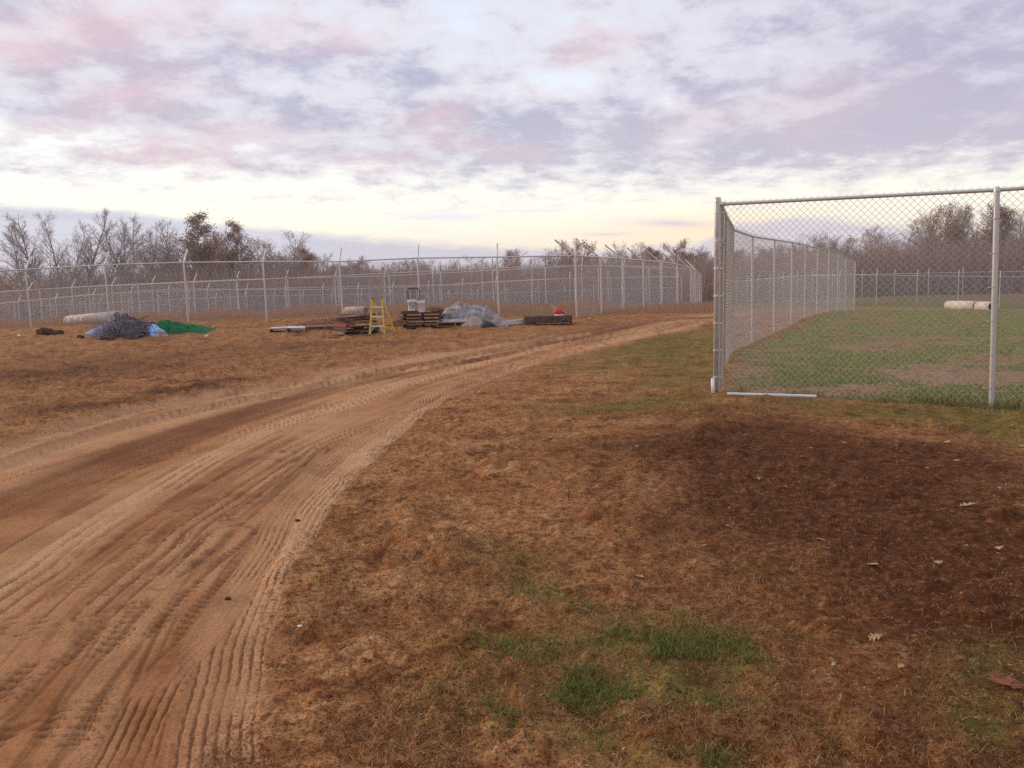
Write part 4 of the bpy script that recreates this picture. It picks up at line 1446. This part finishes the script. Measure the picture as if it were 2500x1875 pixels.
# red edged stack with heaped boards
ps = on(855, 822)
rzs = math.radians(33)
c0 = ps + Vector((.05, .72, 0))
pallet(c0, rzs, 'lowest dark pallet under the red boards and the heaped planks', M_wood, 'w', 1.25, 1.0)
pallet(c0 + Vector((.05, .02, .132)), rzs + .04, 'upper dark pallet of the red edged stack', M_wood_dark, 'd', 1.25, 1.0)
for k in range(2):
    lc = c0 + Vector((-.36 + .02 * k, -.12, .275 + .068 * k))
    rb = put('red_board', board_mesh(.34, 1.05, .062, M_red, 'r'), None, lc, (0, 0, rzs + .02 * k))
    tag(rb, ('lower' if k == 0 else 'upper') + ' red painted board on the left edge of the stacked pallets', 'board')
board(c0 + Vector((.34, -.30, .30)), rzs, 1.05, .28, .03, M_wood_pale, 'p', 'pale wide board on the right side of the red edged stack, below the dark planks', None)
for k in range(22):
    lay = k // 5
    L = R.choice([1.0, 1.2, 1.35])
    off = Vector((R.uniform(-.18, .22), R.uniform(-.22, .26), .38 + lay * .062 + R.uniform(0, .02)))
    m_, key = R.choice([(M_wood_dark, 'd'), (M_wood_dark, 'd'), (M_wood, 'w'), (M_wood_pale, 'p')])
    if lay == 0: off.x *= 1.3
    board(c0 + off * 1.0, math.radians(14) + R.uniform(-.22, .22), L, R.choice([.09, .14]), R.choice([.022, .035]), m_, key,
          '%s %s plank, %s layer of the heap on the red edged stack, %s' % ({'d': 'dark', 'w': 'grey brown', 'p': 'pale'}[key], 'long' if L > 1.3 else 'short' if L < 1.1 else 'medium', NUM[lay], 'left end' if off.x < -.06 else 'right end' if off.x > .08 else 'middle'), 'planks heaped on the red edged stack', (R.uniform(-.12, .12), R.uniform(-.09, .04)))
for k in range(6):
    q = on(965 + k * 8 + R.uniform(-4, 4), 800 - k * 2.5)
    board(q + Vector((0, 0, .04 + .02 * k)), math.radians(R.uniform(-25, 25)), R.uniform(.5, .9), .09, .03, M_wood_dark, 'd' + str(k), 'dark broken board on the dirt between the ladder and the bucket stack', 'broken boards right of the ladder')
for k in range(3):
    board(on(825 + 12 * k, 826, .012), math.radians(R.uniform(-12, 16)), .55, .07, .02, M_wood_dark, 'e' + str(k), 'dark plank end on the dirt in front of the red edged stack', 'plank ends in front of the red edged stack')


# yellow stepladder
def ladder():
    f0 = on(904, 821)
    f1 = on(938, 821)
    o = thing('stepladder', 'open yellow stepladder with pale metal steps standing in front of the heaped planks', 'ladder', f0.lerp(f1, .5))
    w0, w1, H = .235, .155, 1.20
    back = Vector((.27, .62, 0))
    topc = Vector((.02, .20, H))

    def fr(s, t):
        return Vector((s * (w0 + (w1 - w0) * t), 0, 0)) + topc * t
    def rr(s, t):
        b = Vector((s * .215, 0, 0)) + back
        return b.lerp(Vector((s * w1, .05, 0)) + topc, t)
    for s in (-1, 1):
        d = fr(s, 1) - fr(s, 0)
        b = MB(); M = d.to_track_quat('Z', 'Y').to_matrix()
        b.box((.032, .075, d.length), (fr(s, 0) + d / 2)[:], M)
        put('front_rail', b.mesh('ladder_front_rail', M_yellow), o)
        d = rr(s, 1) - rr(s, 0)
        b = MB(); b.box((.028, .05, d.length), (rr(s, 0) + d / 2)[:], d.to_track_quat('Z', 'Y').to_matrix())
        put('rear_rail', b.mesh('ladder_rear_rail', M_yellow), o)
        b = MB().box((.045, .085, .035), fr(s, .012)[:])
        put('foot', b.mesh('ladder_foot', M_black), o)
        b = MB().box((.018, .02, 1), (0, 0, 0)); 
        a_, c_ = fr(s, .0) + Vector((0, -.02, .09)), fr(s, .245) * 1.0
        c_.x *= .30
        b = MB().tube([a_, c_], .011, 6)
        put('brace', b.mesh('ladder_brace', M_alu), o)
        a_, c_ = fr(s, .62), rr(s, .60)
        put('spreader', MB().tube([a_, c_], .008, 6).mesh('ladder_spreader', M_alu), o)
    for t in (.25, .50, .755):
        a_, c_ = fr(-1, t), fr(1, t)
        b = MB().box(((c_ - a_).length, .085, .026), ((a_ + c_) / 2)[:])
        b.box(((c_ - a_).length, .006, .05), ((a_ + c_) / 2 + Vector((0, -.044, -.008)))[:])
        put('step', b.mesh('ladder_step', M_alu), o)
    for t in (.2, .75):
        a_, c_ = rr(-1, t), rr(1, t)
        put('rear_bar', MB().tube([a_, c_], .011, 6).mesh('ladder_rear_bar', M_yellow), o)
    b = MB().box((w1 * 2 + .07, .19, .045), (topc + Vector((0, .03, .01)))[:])
    b.box((.05, .06, .06), (topc + Vector((w1, .03, .03)))[:])
    put('top_cap', b.mesh('ladder_top_cap', pmat('grey_brown_cap', (.30, .25, .21), .6)), o)


ladder()

# bucket stack
pk = on(1030, 806)
ck = pk + Vector((0, .55, 0))
for k in range(4):
    pallet(ck + Vector((R.uniform(-.05, .05), R.uniform(-.04, .04), .118 * k)), R.uniform(-.09, .09), ['lowest', 'second', 'third', 'topmost'][k] + ' dark pallet of the stack that carries the white buckets', M_wood_dark if k != 1 else M_wood, 'd' if k != 1 else 'w', 1.25, 1.0, h=.115)
ztop = ck.z + .118 * 4
lab = ['left end', 'middle', 'right end']
for k, (dx, dy, rz) in enumerate(((-.42, -.40, .1), (.12, -.42, -.06), (.40, -.3, .25))):
    board(Vector((ck.x + dx, ck.y + dy, ztop + .02)), rz, .62, .12, .035, M_wood_dark, 'd', 'dark plank across the ' + lab[k] + ' of the bucket stack top')
cart = thing('push_cart', 'black tube push handle with two inner bars and a dark deck on the bucket stack', 'cart', (ck.x - .34, ck.y + .05, ztop))
put('deck', board_mesh(.66, .9, .04, M_wood_dark, 'c'), cart, (0, 0, .06))
wdt, hh = .20, .84
fr_ = [(-wdt, .30, .05), (-wdt, .32, hh - .09), (-wdt + .025, .322, hh - .03), (-wdt + .09, .323, hh), (wdt - .09, .323, hh), (wdt - .025, .322, hh - .03), (wdt, .32, hh - .09), (wdt, .30, .05)]
put('handle_frame', MB().tube(fr_, .016, 8).mesh('cart_handle_frame', M_black, True), cart)
for s in (-.045, .045):
    put('handle_bar', MB().tube([(s, .30, .06), (s, .322, hh)], .010, 6).mesh('cart_handle_bar', M_black, True), cart)


def bucket(p, rz, label, logo, tilt):
    o = thing('bucket', label, 'bucket', p)
    o.rotation_euler = (tilt[0], tilt[1], rz)
    prof = [(0.0, 0), (.130, 0), (.133, .01), (.147, .30), (.156, .303), (.156, .318), (.148, .322), (.149, .345), (.158, .348), (.158, .368), (.150, .372), (.141, .365), (.126, .02), (0, .015)]
    put('pail', MB().lathe(prof, 28).mesh('bucket_pail', M_white, True), o)
    arc = [(.158 * math.cos(a), -.158 * abs(math.sin(a)) * 1.02 - .004, .335 - .12 * abs(math.sin(a))) for a in np.linspace(0, math.pi, 14)]
    put('bail', MB().tube(arc, .003, 5).mesh('bucket_bail', M_galv), o)
    if logo:
        def sp(u, v, e=.0015):          # point on the wall: u across, v up
            r_ = .133 + .014 * v / .30 + e
            a = u / r_ - math.pi / 2
            return (r_ * math.cos(a), r_ * math.sin(a), v)
        b = MB()
        def ring(r0, r1, cz, n=28, a0=0, a1=2 * math.pi):
            s = len(b.v)
            for k in range(n + 1):
                a = a0 + (a1 - a0) * k / n
                b.v.append(sp(r0 * math.cos(a), cz + r0 * math.sin(a)))
                b.v.append(sp(r1 * math.cos(a), cz + r1 * math.sin(a)))
            for k in range(n):
                b.f.append((s + 2 * k, s + 2 * k + 1, s + 2 * k + 3, s + 2 * k + 2))
        ring(.075, .087, .165)
        ring(.052, .062, .165, 14, math.radians(200), math.radians(340))
        for (u0, v0, u1, v1) in ((-.035, .150, .035, .162), (-.028, .172, .030, .180), (-.012, .186, .016, .200)):
            s = len(b.v)
            b.v += [sp(u0, v0), sp(u1, v0), sp(u1, v1), sp(u0, v1)]
            b.f.append((s, s + 1, s + 2, s + 3))
        put('logo', b.mesh('bucket_logo', M_print), o)
    return o


bucket(Vector((ck.x - .33, ck.y - .30, ztop + .085)), 0.0, 'left white bucket with a round dark emblem, standing before the black handle', True, (0, .0))
bucket(Vector((ck.x - .02, ck.y - .30, ztop + .04)), .5, 'right white bucket without emblem, tilting slightly towards the rope pile', False, (0, -.06))
b = MB()
for k in range(26):
    a0 = R.uniform(0, 6.28); r0 = R.uniform(.08, .24)
    cx, cy, cz = R.uniform(-.08, .12), R.uniform(-.1, .1), R.uniform(.02, .16)
    b.tube([(cx + r0 * math.cos(a0 + q) * 1.1, cy + r0 * math.sin(a0 + q) * .7, cz + .03 * math.sin(2 * q + k)) for q in np.linspace(0, R.uniform(3, 6), 12)], .012, 5)
tag(put('rope_coil', b.mesh('rope_coil', M_rope, True), None, (ck.x + .42, ck.y - .15, ztop + .03)), 'tangled coil of straw coloured rope on the right end of the bucket stack', 'rope')


# ------------------------------------------------------------------ cloth heaps
def heap(name, label, cat, px, py, w, depth, prof, mat, seed, crumple=.08, fold=.35, rz=0.0, nx=90, ny=44, kind=None, edge=.12, dz=0.0, creases=0):
    u = np.linspace(-1, 1, nx)
    v = np.linspace(-1, 1, ny)
    U, V = np.meshgrid(u, v, indexing='ij')
    pu = np.array([p for p, _ in prof]) * 2 - 1
    H = np.interp(U, pu, [h for _, h in prof])
    X, Y = U * w / 2, V * depth / 2
    ex = 1 + edge * (fbm(V * 3 + seed, U * 0 + seed, 1, 3, seed) - .5) * 2
    ey = 1 + edge * 2 * (fbm(U * 4 + seed, V * 0 + 5, 1, 3, seed + 1) - .5) * 2
    sec = np.clip(1 - np.abs(V) ** 2.2, 0, 1) ** .75
    cr = 1 - np.abs(2 * fbm(X, Y, fold, 3, seed + 7, .5) - 1)
    cr2 = 1 - np.abs(2 * fbm(X * 1.3, Y * .8, fold * .45, 3, seed + 9, .55) - 1)
    Z = H * sec * (.72 + .5 * cr) + crumple * (cr2 - .5) * (.35 + np.minimum(1, H * 3)) * (1 - np.abs(V) ** 6)
    rq = random.Random(seed)
    for _ in range(creases):
        an, ox, oy = rq.uniform(0, math.pi), rq.uniform(-w * .4, w * .4), rq.uniform(-depth * .4, depth * .4)
        dl = (X - ox) * math.sin(an) - (Y - oy) * math.cos(an)
        al = (X - ox) * math.cos(an) + (Y - oy) * math.sin(an)
        Z = Z + np.exp(-np.abs(dl) / .045) * np.exp(-(al / rq.uniform(.25, .6)) ** 2) * rq.uniform(-.05, .075) * np.minimum(1, H * 4) * np.minimum(1, (1 - np.abs(V)) * 4)
    Z = np.maximum(Z, .008 + .01 * cr2)
    X, Y = X * ex, Y * ey
    g = on(px, py)
    c, s = math.cos(rz), math.sin(rz)
    WX, WY = g.x + X * c - Y * s, g.y + depth / 2 * .8 + X * s + Y * c
    WZ = surf(WX, WY) + Z + dz
    WZ = np.where((np.abs(U) > .995) | (np.abs(V) > .995), WZ - .05, WZ)
    a = (np.arange(nx - 1)[:, None] * ny + np.arange(ny - 1)[None, :]).ravel()
    F = np.stack([a, a + ny, a + ny + 1, a + 1], 1)
    P = np.stack([WX.ravel() - g.x, WY.ravel() - g.y, WZ.ravel() - g.z], 1)
    o = put(name, np_mesh(name, P, F, mat, True), None, g)
    return tag(o, label, cat, None, kind), (WX, WY, WZ)


# grey tarp heap on a pallet
pt = on(1110, 803)
pallet(pt + Vector((0, .5, 0)), .05, 'brown pallet under the left foot of the grey tarp, carrying metal studs', M_wood, 'w', 1.25, 1.0)
heap('grey_tarp', 'large crumpled grey tarp draped over a heap right of the bucket stack', 'tarp', 1152, 797, 2.15, 1.5,
     [(0, .10), (.07, .34), (.20, .42), (.29, .55), (.42, .48), (.62, .42), (.74, .36), (.85, .22), (.94, .12), (1, .02)], M_tarp, 5, .07, .62, 0.0, 150, 90, dz=.05, creases=34)
heap('brown_tarp', 'brown folded canvas showing at the front foot of the grey tarp', 'tarp', 1158, 802, .75, .6, [(0, .05), (.3, .22), (.6, .26), (1, .03)], M_tarp2, 8, .05, .3, -.3, 50, 40, creases=10)
heap('black_tarp', 'small black plastic flap at the right foot of the grey tarp', 'tarp', 1192, 802, .5, .45, [(0, .05), (.4, .16), (.7, .12), (1, .02)], pmat('black_plastic', (.03, .03, .032), .5), 12, .06, .3, .2, 40, 30, creases=8)
heap('white_rag', 'crumpled pale sheet end on the dirt right of the black flap', 'tarp', 1216, 800, .62, .4, [(0, .03), (.4, .18), (.7, .10), (1, .02)], M_tarp, 15, .06, .3, .15, 40, 30, creases=10)
for k in range(7):
    a_ = on(1072 + k * 3, 802) + Vector((0, .0 + .07 * k, .16 + .03 * (k % 3)))
    st = put('metal_stud', board_mesh(1.15, .045, .03, M_galv, 'm'), None, a_ + Vector((.55, 0, 0)), (0, R.uniform(-.03, .03), R.uniform(-.08, .12)))
    tag(st, 'grey metal stud sticking out under the left foot of the grey tarp', 'metal stud', 'metal studs under the grey tarp')
for k in range(6):
    a_ = on(1228 + k * 4, 797 - k * 1.5)
    st = put('metal_stud', board_mesh(1.0, .05, .03, M_galv, 'm'), None, a_ + Vector((.25, .05 * k, .05 + .025 * (k % 3))), (0, -.05, math.radians(26) + R.uniform(-.12, .12)))
    tag(st, 'grey metal stud in the loose bundle between the grey tarp and the dark crate', 'metal stud', 'metal studs beside the dark crate')

# dark low crate with the petrol can
pc = on(1338, 793)
crt = thing('wooden_crate', 'long low dark wooden crate carrying the red can, right of the metal studs', 'crate', pc + Vector((0, .4, 0)), math.radians(-3))
for nm, sz, lc in (('front_board', (1.58, .035, .20), (0, -.40, .17)), ('rear_board', (1.58, .035, .18), (0, .40, .20)), ('end_board', (.035, .78, .20), (-.77, 0, .17)), ('end_board', (.09, .84, .26), (.79, 0, .16)),
                   ('base_board', (1.15, .12, .03), (.18, -.46, .05)), ('base_board', (1.5, .10, .03), (0, .2, .05)), ('skid', (.09, .8, .06), (-.35, 0, .03)), ('skid', (.09, .8, .06), (.5, 0, .03))):
    put(nm, MB().box(sz, jit=.006).mesh(nm, M_wood if nm == 'base_board' else M_wood_dark), crt, lc, (0, 0, R.uniform(-.01, .01)))
for k in range(5):
    put('deck_board', MB().box((1.5, .11, .02), jit=.006).mesh('deck_board', M_wood_dark), crt, (0, -.3 + .15 * k, .275), (0, R.uniform(-.01, .01), R.uniform(-.02, .02)))
can = thing('fuel_can', 'red fuel can with a yellow spout and pale foot on the dark crate', 'can', pc + Vector((.40, .35, .286)))
put('base', MB().lathe([(0, 0), (.125, 0), (.13, .02), (.12, .07)], 18, M=Matrix.Diagonal((1.15, .7, 1))).mesh('can_base', M_white, True), can)
put('body', MB().lathe([(.135, .07), (.155, .09), (.15, .14), (.10, .20), (.05, .215), (0, .22)], 18, M=Matrix.Diagonal((1.15, .75, 1))).mesh('can_body', M_can, True), can)
put('handle', MB().tube([(-.10, 0, .17), (-.05, 0, .245), (.05, 0, .25), (.13, 0, .16)], .014, 8).mesh('can_handle', M_can, True), can)
put('spout', MB().tube([(-.10, 0, .16), (-.15, 0, .26), (-.21, 0, .33), (-.27, 0, .35)], [.028, .018, .014, .014], 8).mesh('can_spout', M_spout, True), can)

# ------------------------------------------------------------------ tarps, wire heap and green net on the left
heap('blue_tarp', 'crumpled light blue tarp at the left end of the grey wire heap', 'tarp', 234, 818, .72, .6, [(0, .02), (.3, .16), (.6, .22), (1, .10)], M_blue, 21, .08, .3, .1, 60, 40, creases=14)
heap('blue_tarp', 'bright blue tarp bundle between the sticks and the green netting', 'tarp', 370, 823, .66, .6, [(0, .10), (.15, .34), (.3, .22), (.6, .20), (.85, .16), (1, .02)], M_blue, 24, .12, .3, -.1, 60, 46, creases=16)
net, (WX, WY, WZ) = heap('green_netting', 'bright green netting spread over a low heap, tapering to the right', 'netting', 428, 816, 2.15, 1.3,
                         [(0, .08), (.1, .26), (.25, .28), (.45, .21), (.65, .14), (.85, .08), (1, .01)], M_green, 31, .12, .3, .03, 90, 50)
b = MB()
for k in range(170):
    i, j = R.randint(2, 70), R.randint(2, 40)
    pts = []
    di, dj = R.uniform(-3, 3), R.uniform(-2.2, 2.2)
    for q in range(8):
        ii, jj = int(i + di * q + 2 * math.sin(q + k)), int(j + dj * q)
        if not (0 <= ii < 90 and 0 <= jj < 50): break
        pts.append((WX[ii, jj] - net.location.x, WY[ii, jj] - net.location.y, WZ[ii, jj] - net.location.z + R.uniform(.008, .05)))
    if len(pts) > 2: b.tube(pts, .006, 3)
st = put('loose_strands', b.mesh('net_strands', M_green2), net)
st['kind'] = 'stuff'

hp, (WX, WY, WZ) = heap('wire_mesh_heap', 'big crumpled heap of dark grey wire mesh with frayed ends beside the blue tarps', 'wire heap', 290, 830, 1.25, 1.0,
                        [(0, .08), (.12, .26), (.26, .44), (.42, .50), (.55, .53), (.68, .46), (.82, .40), (.93, .34), (1, .12)], M_core, 41, .30, .30, 0, 100, 70, edge=.25)
b = MB()
for k in range(620):
    cx, cy = R.gauss(-.14, .34), R.gauss(.25, .3)
    e = max(0, 1 - (cx / .72) ** 2)
    cz = R.uniform(0.03, .2 + .45 * e)
    if R.random() < .4: cx, cy, cz = R.uniform(-.75, .1), R.uniform(-.25, .2), R.uniform(.02, .4)
    r0 = R.uniform(.05, .20)
    ax = Vector((R.gauss(0, 1), R.gauss(0, 1), R.gauss(0, 1))).normalized()
    u = ax.orthogonal().normalized(); v = ax.cross(u)
    a0, a1 = R.uniform(0, 6.28), R.uniform(1, 4.5)
    pts = []
    for q in np.linspace(0, a1, 9):
        p = Vector((cx, cy, cz)) + (u * math.cos(a0 + q) + v * math.sin(a0 + q)) * r0
        p.z = max(p.z, .01)
        pts.append(p[:])
    b.tube(pts, .005, 3, cap=False)
st = put('tangled_wire', b.mesh('tangled_wire', M_greywire), hp)
st['kind'] = 'stuff'
for k in range(15):
    q = on(338 + R.uniform(-12, 16), 826 - R.uniform(0, 5))
    board(q + Vector((0, .05 + .05 * k % .4, .06 + .034 * k)), math.radians(R.uniform(5, 50)), R.uniform(.35, .65), R.uniform(.04, .08), .03, R.choice([M_wood, M_wood_dark, M_wood_pale]), 's' + str(k % 4),
          'short broken stick in the woodpile between the grey wire heap and the blue bundle', 'broken sticks beside the wire heap', (R.uniform(-.3, .3), R.uniform(-.55, .1)), 'broken_stick')


def lump(name, label, cat, px, py, r, mat, seed, flat=.7, n=16):
    V, F = [], []
    g = on(px, py)
    for i in range(n + 1):
        for j in range(n * 2):
            a, b_ = math.pi * i / n, math.pi * j / n
            d = Vector((math.sin(a) * math.cos(b_), math.sin(a) * math.sin(b_), math.cos(a)))
            V.append(d)
    V = np.array([v[:] for v in V])
    k = 1 + .9 * (fbm(V[:, 0] + seed + V[:, 2] * .7, V[:, 1] - V[:, 2] * .6, .6, 4, seed, .6) - .5)
    V = V * k[:, None] * np.array([r, r * .8, r * flat])
    for i in range(n):
        for j in range(n * 2):
            j2 = (j + 1) % (n * 2)
            F.append((i * n * 2 + j, (i + 1) * n * 2 + j, (i + 1) * n * 2 + j2, i * n * 2 + j2))
    o = put(name, np_mesh(name, V, np.array(F), mat, True), None, g + Vector((0, 0, r * flat * .4)))
    return tag(o, label, cat)


lump('stone_lump', 'pale pinkish grey lump of rubble between the blue bundle and the green netting', 'rubble', 392, 822, .19, M_stone, 3, .9)
lump('stone_lump', 'small grey lump on the dirt right of the pinkish rubble', 'rubble', 404, 823, .09, M_stone, 4, .6)
lump('soil_clod', 'large dark clod of earth on the grass edge left of the blue tarp', 'clod', 112, 818, .28, M_soil, 5, .6)
lump('soil_clod', 'smaller dark clod of earth right of the large dark clod', 'clod', 142, 818, .20, M_soil, 6, .5)
lump('soil_clod', 'small dark clod just below the left blue tarp', 'clod', 197, 828, .12, M_soil, 7, .5)
lump('soil_clod', 'little dark clod on the sandy tread between the two near tyre lanes', 'clod', 556, 1463, .016, M_soil, 8, .5)
lump('soil_clod', 'little dark clod on the light tyre lane left of the dirt slope', 'clod', 727, 1273, .018, M_soil, 9, .5)
lump('white_stone', 'small white stone on the grassy dirt at the far left', 'stone', 47, 822, .055, M_white, 10, .6)
lump('white_stone', 'small white pebble beside the road edge in the near brown soil', 'stone', 733, 1543, .010, M_white, 11, .6)
lump('white_stone', 'white scrap on the dirt right of the corner fence post', 'stone', 1439, 779, .04, M_white, 12, .6)
lump('white_stone', 'white scrap on the dirt right of the green netting', 'stone', 505, 826, .045, M_white, 13, .6)
g = on(1388, 1222)
tag(put('plant_stem', MB().tube([(0, 0, -.02), (.004, .003, .05), (.001, .006, .10)], [.004, .003, .0012], 5).mesh('plant_stem', M_soil), None, g), 'single dark dead stem sticking up from the brown soil', 'stem')
g = on(1612, 832)
b = MB()
for k in range(7):
    b.tube([(0, 0, 0), (R.uniform(-.1, .1), R.uniform(-.1, .1), .2), (R.uniform(-.22, .22), R.uniform(-.15, .15), R.uniform(.3, .42))], [.008, .005, .002], 4)
tag(put('dead_weed', b.mesh('dead_weed', M_rustleaf), None, g), 'small rusty dead weed at the road edge beside the green patch', 'weed')


# ------------------------------------------------------------------ fallen leaves
def leaf_mesh(seed, L=.11):
    r = random.Random(seed)
    n = 26
    V, F = [], []
    cu, cv = r.uniform(-.6, 1.2), r.uniform(-.3, .55)
    for i in range(n + 1):
        t = i / n
        w = L * .34 * (math.sin(math.pi * min(1, t * 1.02 + .02)) ** .6) * (1 + .55 * math.sin(2 * math.pi * 3.6 * t + .6)) * (0.5 + t * .7)
        if t < .12: w = L * .012
        y = (t - .5) * L
        for s in (-1, 0, 1):
            x = s * w
            z = .010 + cu * y * y * 4 + abs(x) ** 1.5 * cv * 2 + r.gauss(0, .0009) + (.004 if s == 0 else 0)
            V.append((x, y + abs(x) * .5, z))
    for i in range(n):
        for k in (0, 1):
            a = i * 3 + k
            F.append((a, a + 1, a + 4, a + 3))
    me = np_mesh('oak_leaf', np.array(V), np.array(F), None, True)
    return me


M_l = [pmat('leaf_tan', (.42, .25, .12), .8, var=.25, vscale=30), pmat('leaf_pale', (.40, .27, .18), .8, var=.2, vscale=30), pmat('leaf_rust', (.24, .075, .035), .8, var=.3, vscale=30)]
LM = []
for s in range(5):
    for mi in range(3):
        me = leaf_mesh(s + 1)
        me.materials.append(M_l[mi])
        LM.append((me, mi))
LF = [(470, 665, 0, .8, None), (925, 688, 0, .8, 'curled tan leaf on the dark soil, left one of a close pair'), (962, 692, 1, .6, 'small pale leaf right beside the curled tan leaf'), (858, 716, 0, 1.0, 'long thin brown leaf on the dark soil left of the tan pair'),
      (1475, 580, 1, 1.9, 'largest pale oak leaf, lying alone on the dark soil at the right'), (1600, 765, 1, 1.1, 'pale leaf near the right edge below the largest pale leaf'), (1342, 828, 1, .9, 'pale oak leaf on the dark soil in the middle right'),
      (1080, 833, 0, 1.3, 'dull tan oak leaf lying flat left of the pale one'), (1090, 1138, 0, 1.15, 'bright tan oak leaf lying nearest on the brown soil at the lower right'), (910, 490, 1, .9, 'pale leaf high on the dark soil patch'),
      (955, 315, 0, 1.2, 'tan leaf on the dark soil before the near fence'), (1385, 316, 0, 1.5, 'long tan leaf on the dark soil below the near line post'), (968, 223, 0, 1.0, None), (178, 284, 1, 1.1, 'pale leaf on the soil left below the end post'),
      (108, 878, 0, 1.1, 'tan leaf at the left edge of the grassy patch'), (376, 758, 1, .6, None), (1368, 905, 1, .6, None), (1600, 515, 1, .7, None), (1690, 330, 1, 1.4, 'pale leaf at the right edge of the picture below the fence'),
      (1300, 420, 0, .7, None), (600, 468, 1, .7, None), (1155, 385, 0, .9, None), (1420, 392, 1, .9, None), (545, 285, 0, .7, None), (910, 1250, 1, .5, 'tiny pale leaf scrap among the near brown straw'),
      (1195, 1272, 0, .6, None), (815, 340, 0, .9, None), (780, 376, 0, .9, None), (1170, 165, 2, 1.4, None), (1520, 182, 2, 1.6, 'orange rusty leaf at the foot of the near line post'), (1560, 650, 2, 1.1, None),
      (1620, 1332, 2, 1.9, 'big rust red leaf, left one of the curled heap at the right edge'), (1665, 1345, 2, 1.8, 'big curled rust red leaf at the right picture edge'), (1640, 1318, 1, 1.2, 'pale curled leaf on top of the rust red leaves'),
      (1430, 1225, 2, 1.0, 'dark red leaf on the soil above the near right grass tuft'), (395, 180, 2, 1.2, None), (30, 570, 2, .8, None), (560, 905, 2, .7, None), (1290, 325, 0, .6, None), (90, 330, 0, .8, None)]
for i, (zx, zy, mi, s, lab) in enumerate(LF):
    g = on(zx / 1.702 + 1500, zy / 1.702 + 900)
    me = [q for q, k in LM if k == mi][i % 5]
    zz = float(ground_z(np.array([g.x]), np.array([g.y]))[0])
    o = put('fallen_leaf', me, None, (g.x, g.y, zz + .008), (R.uniform(-.35, .35), R.uniform(-.35, .35), R.uniform(0, 6.28)), (s * .5, s * .5, s * .5))
    if lab: tag(o, lab, 'leaf')
    else: tag(o, 'small %s dry leaf %s the dark soil, %s' % (['tan', 'pale', 'rust red'][mi], 'on the fence side of' if zy < 350 else 'in the middle of' if zy < 620 else 'on the near side of', 'left end' if zx < 600 else 'centre' if zx < 1100 else 'right end'), 'leaf', 'small dry leaves on the brown soil')

# ------------------------------------------------------------------ haze
mt = bpy.data.materials.new('haze_air')
mt.use_nodes = True
T = NT(mt.node_tree)
T.n.remove(T.n['Principled BSDF'])
pv = T.n.new('ShaderNodeVolumePrincipled')
pv.inputs['Color'].default_value = (0.97, 0.92, 0.91, 1)
pv.inputs['Density'].default_value = HAZE
T.l.new(pv.outputs[0], T.n['Material Output'].inputs['Volume'])
hz = put('haze', MB().box((1300, 1300, 42), (0, 0, 10)).mesh('haze', mt))
tag(hz, 'thin morning haze over the fields and woods', None, kind='stuff')
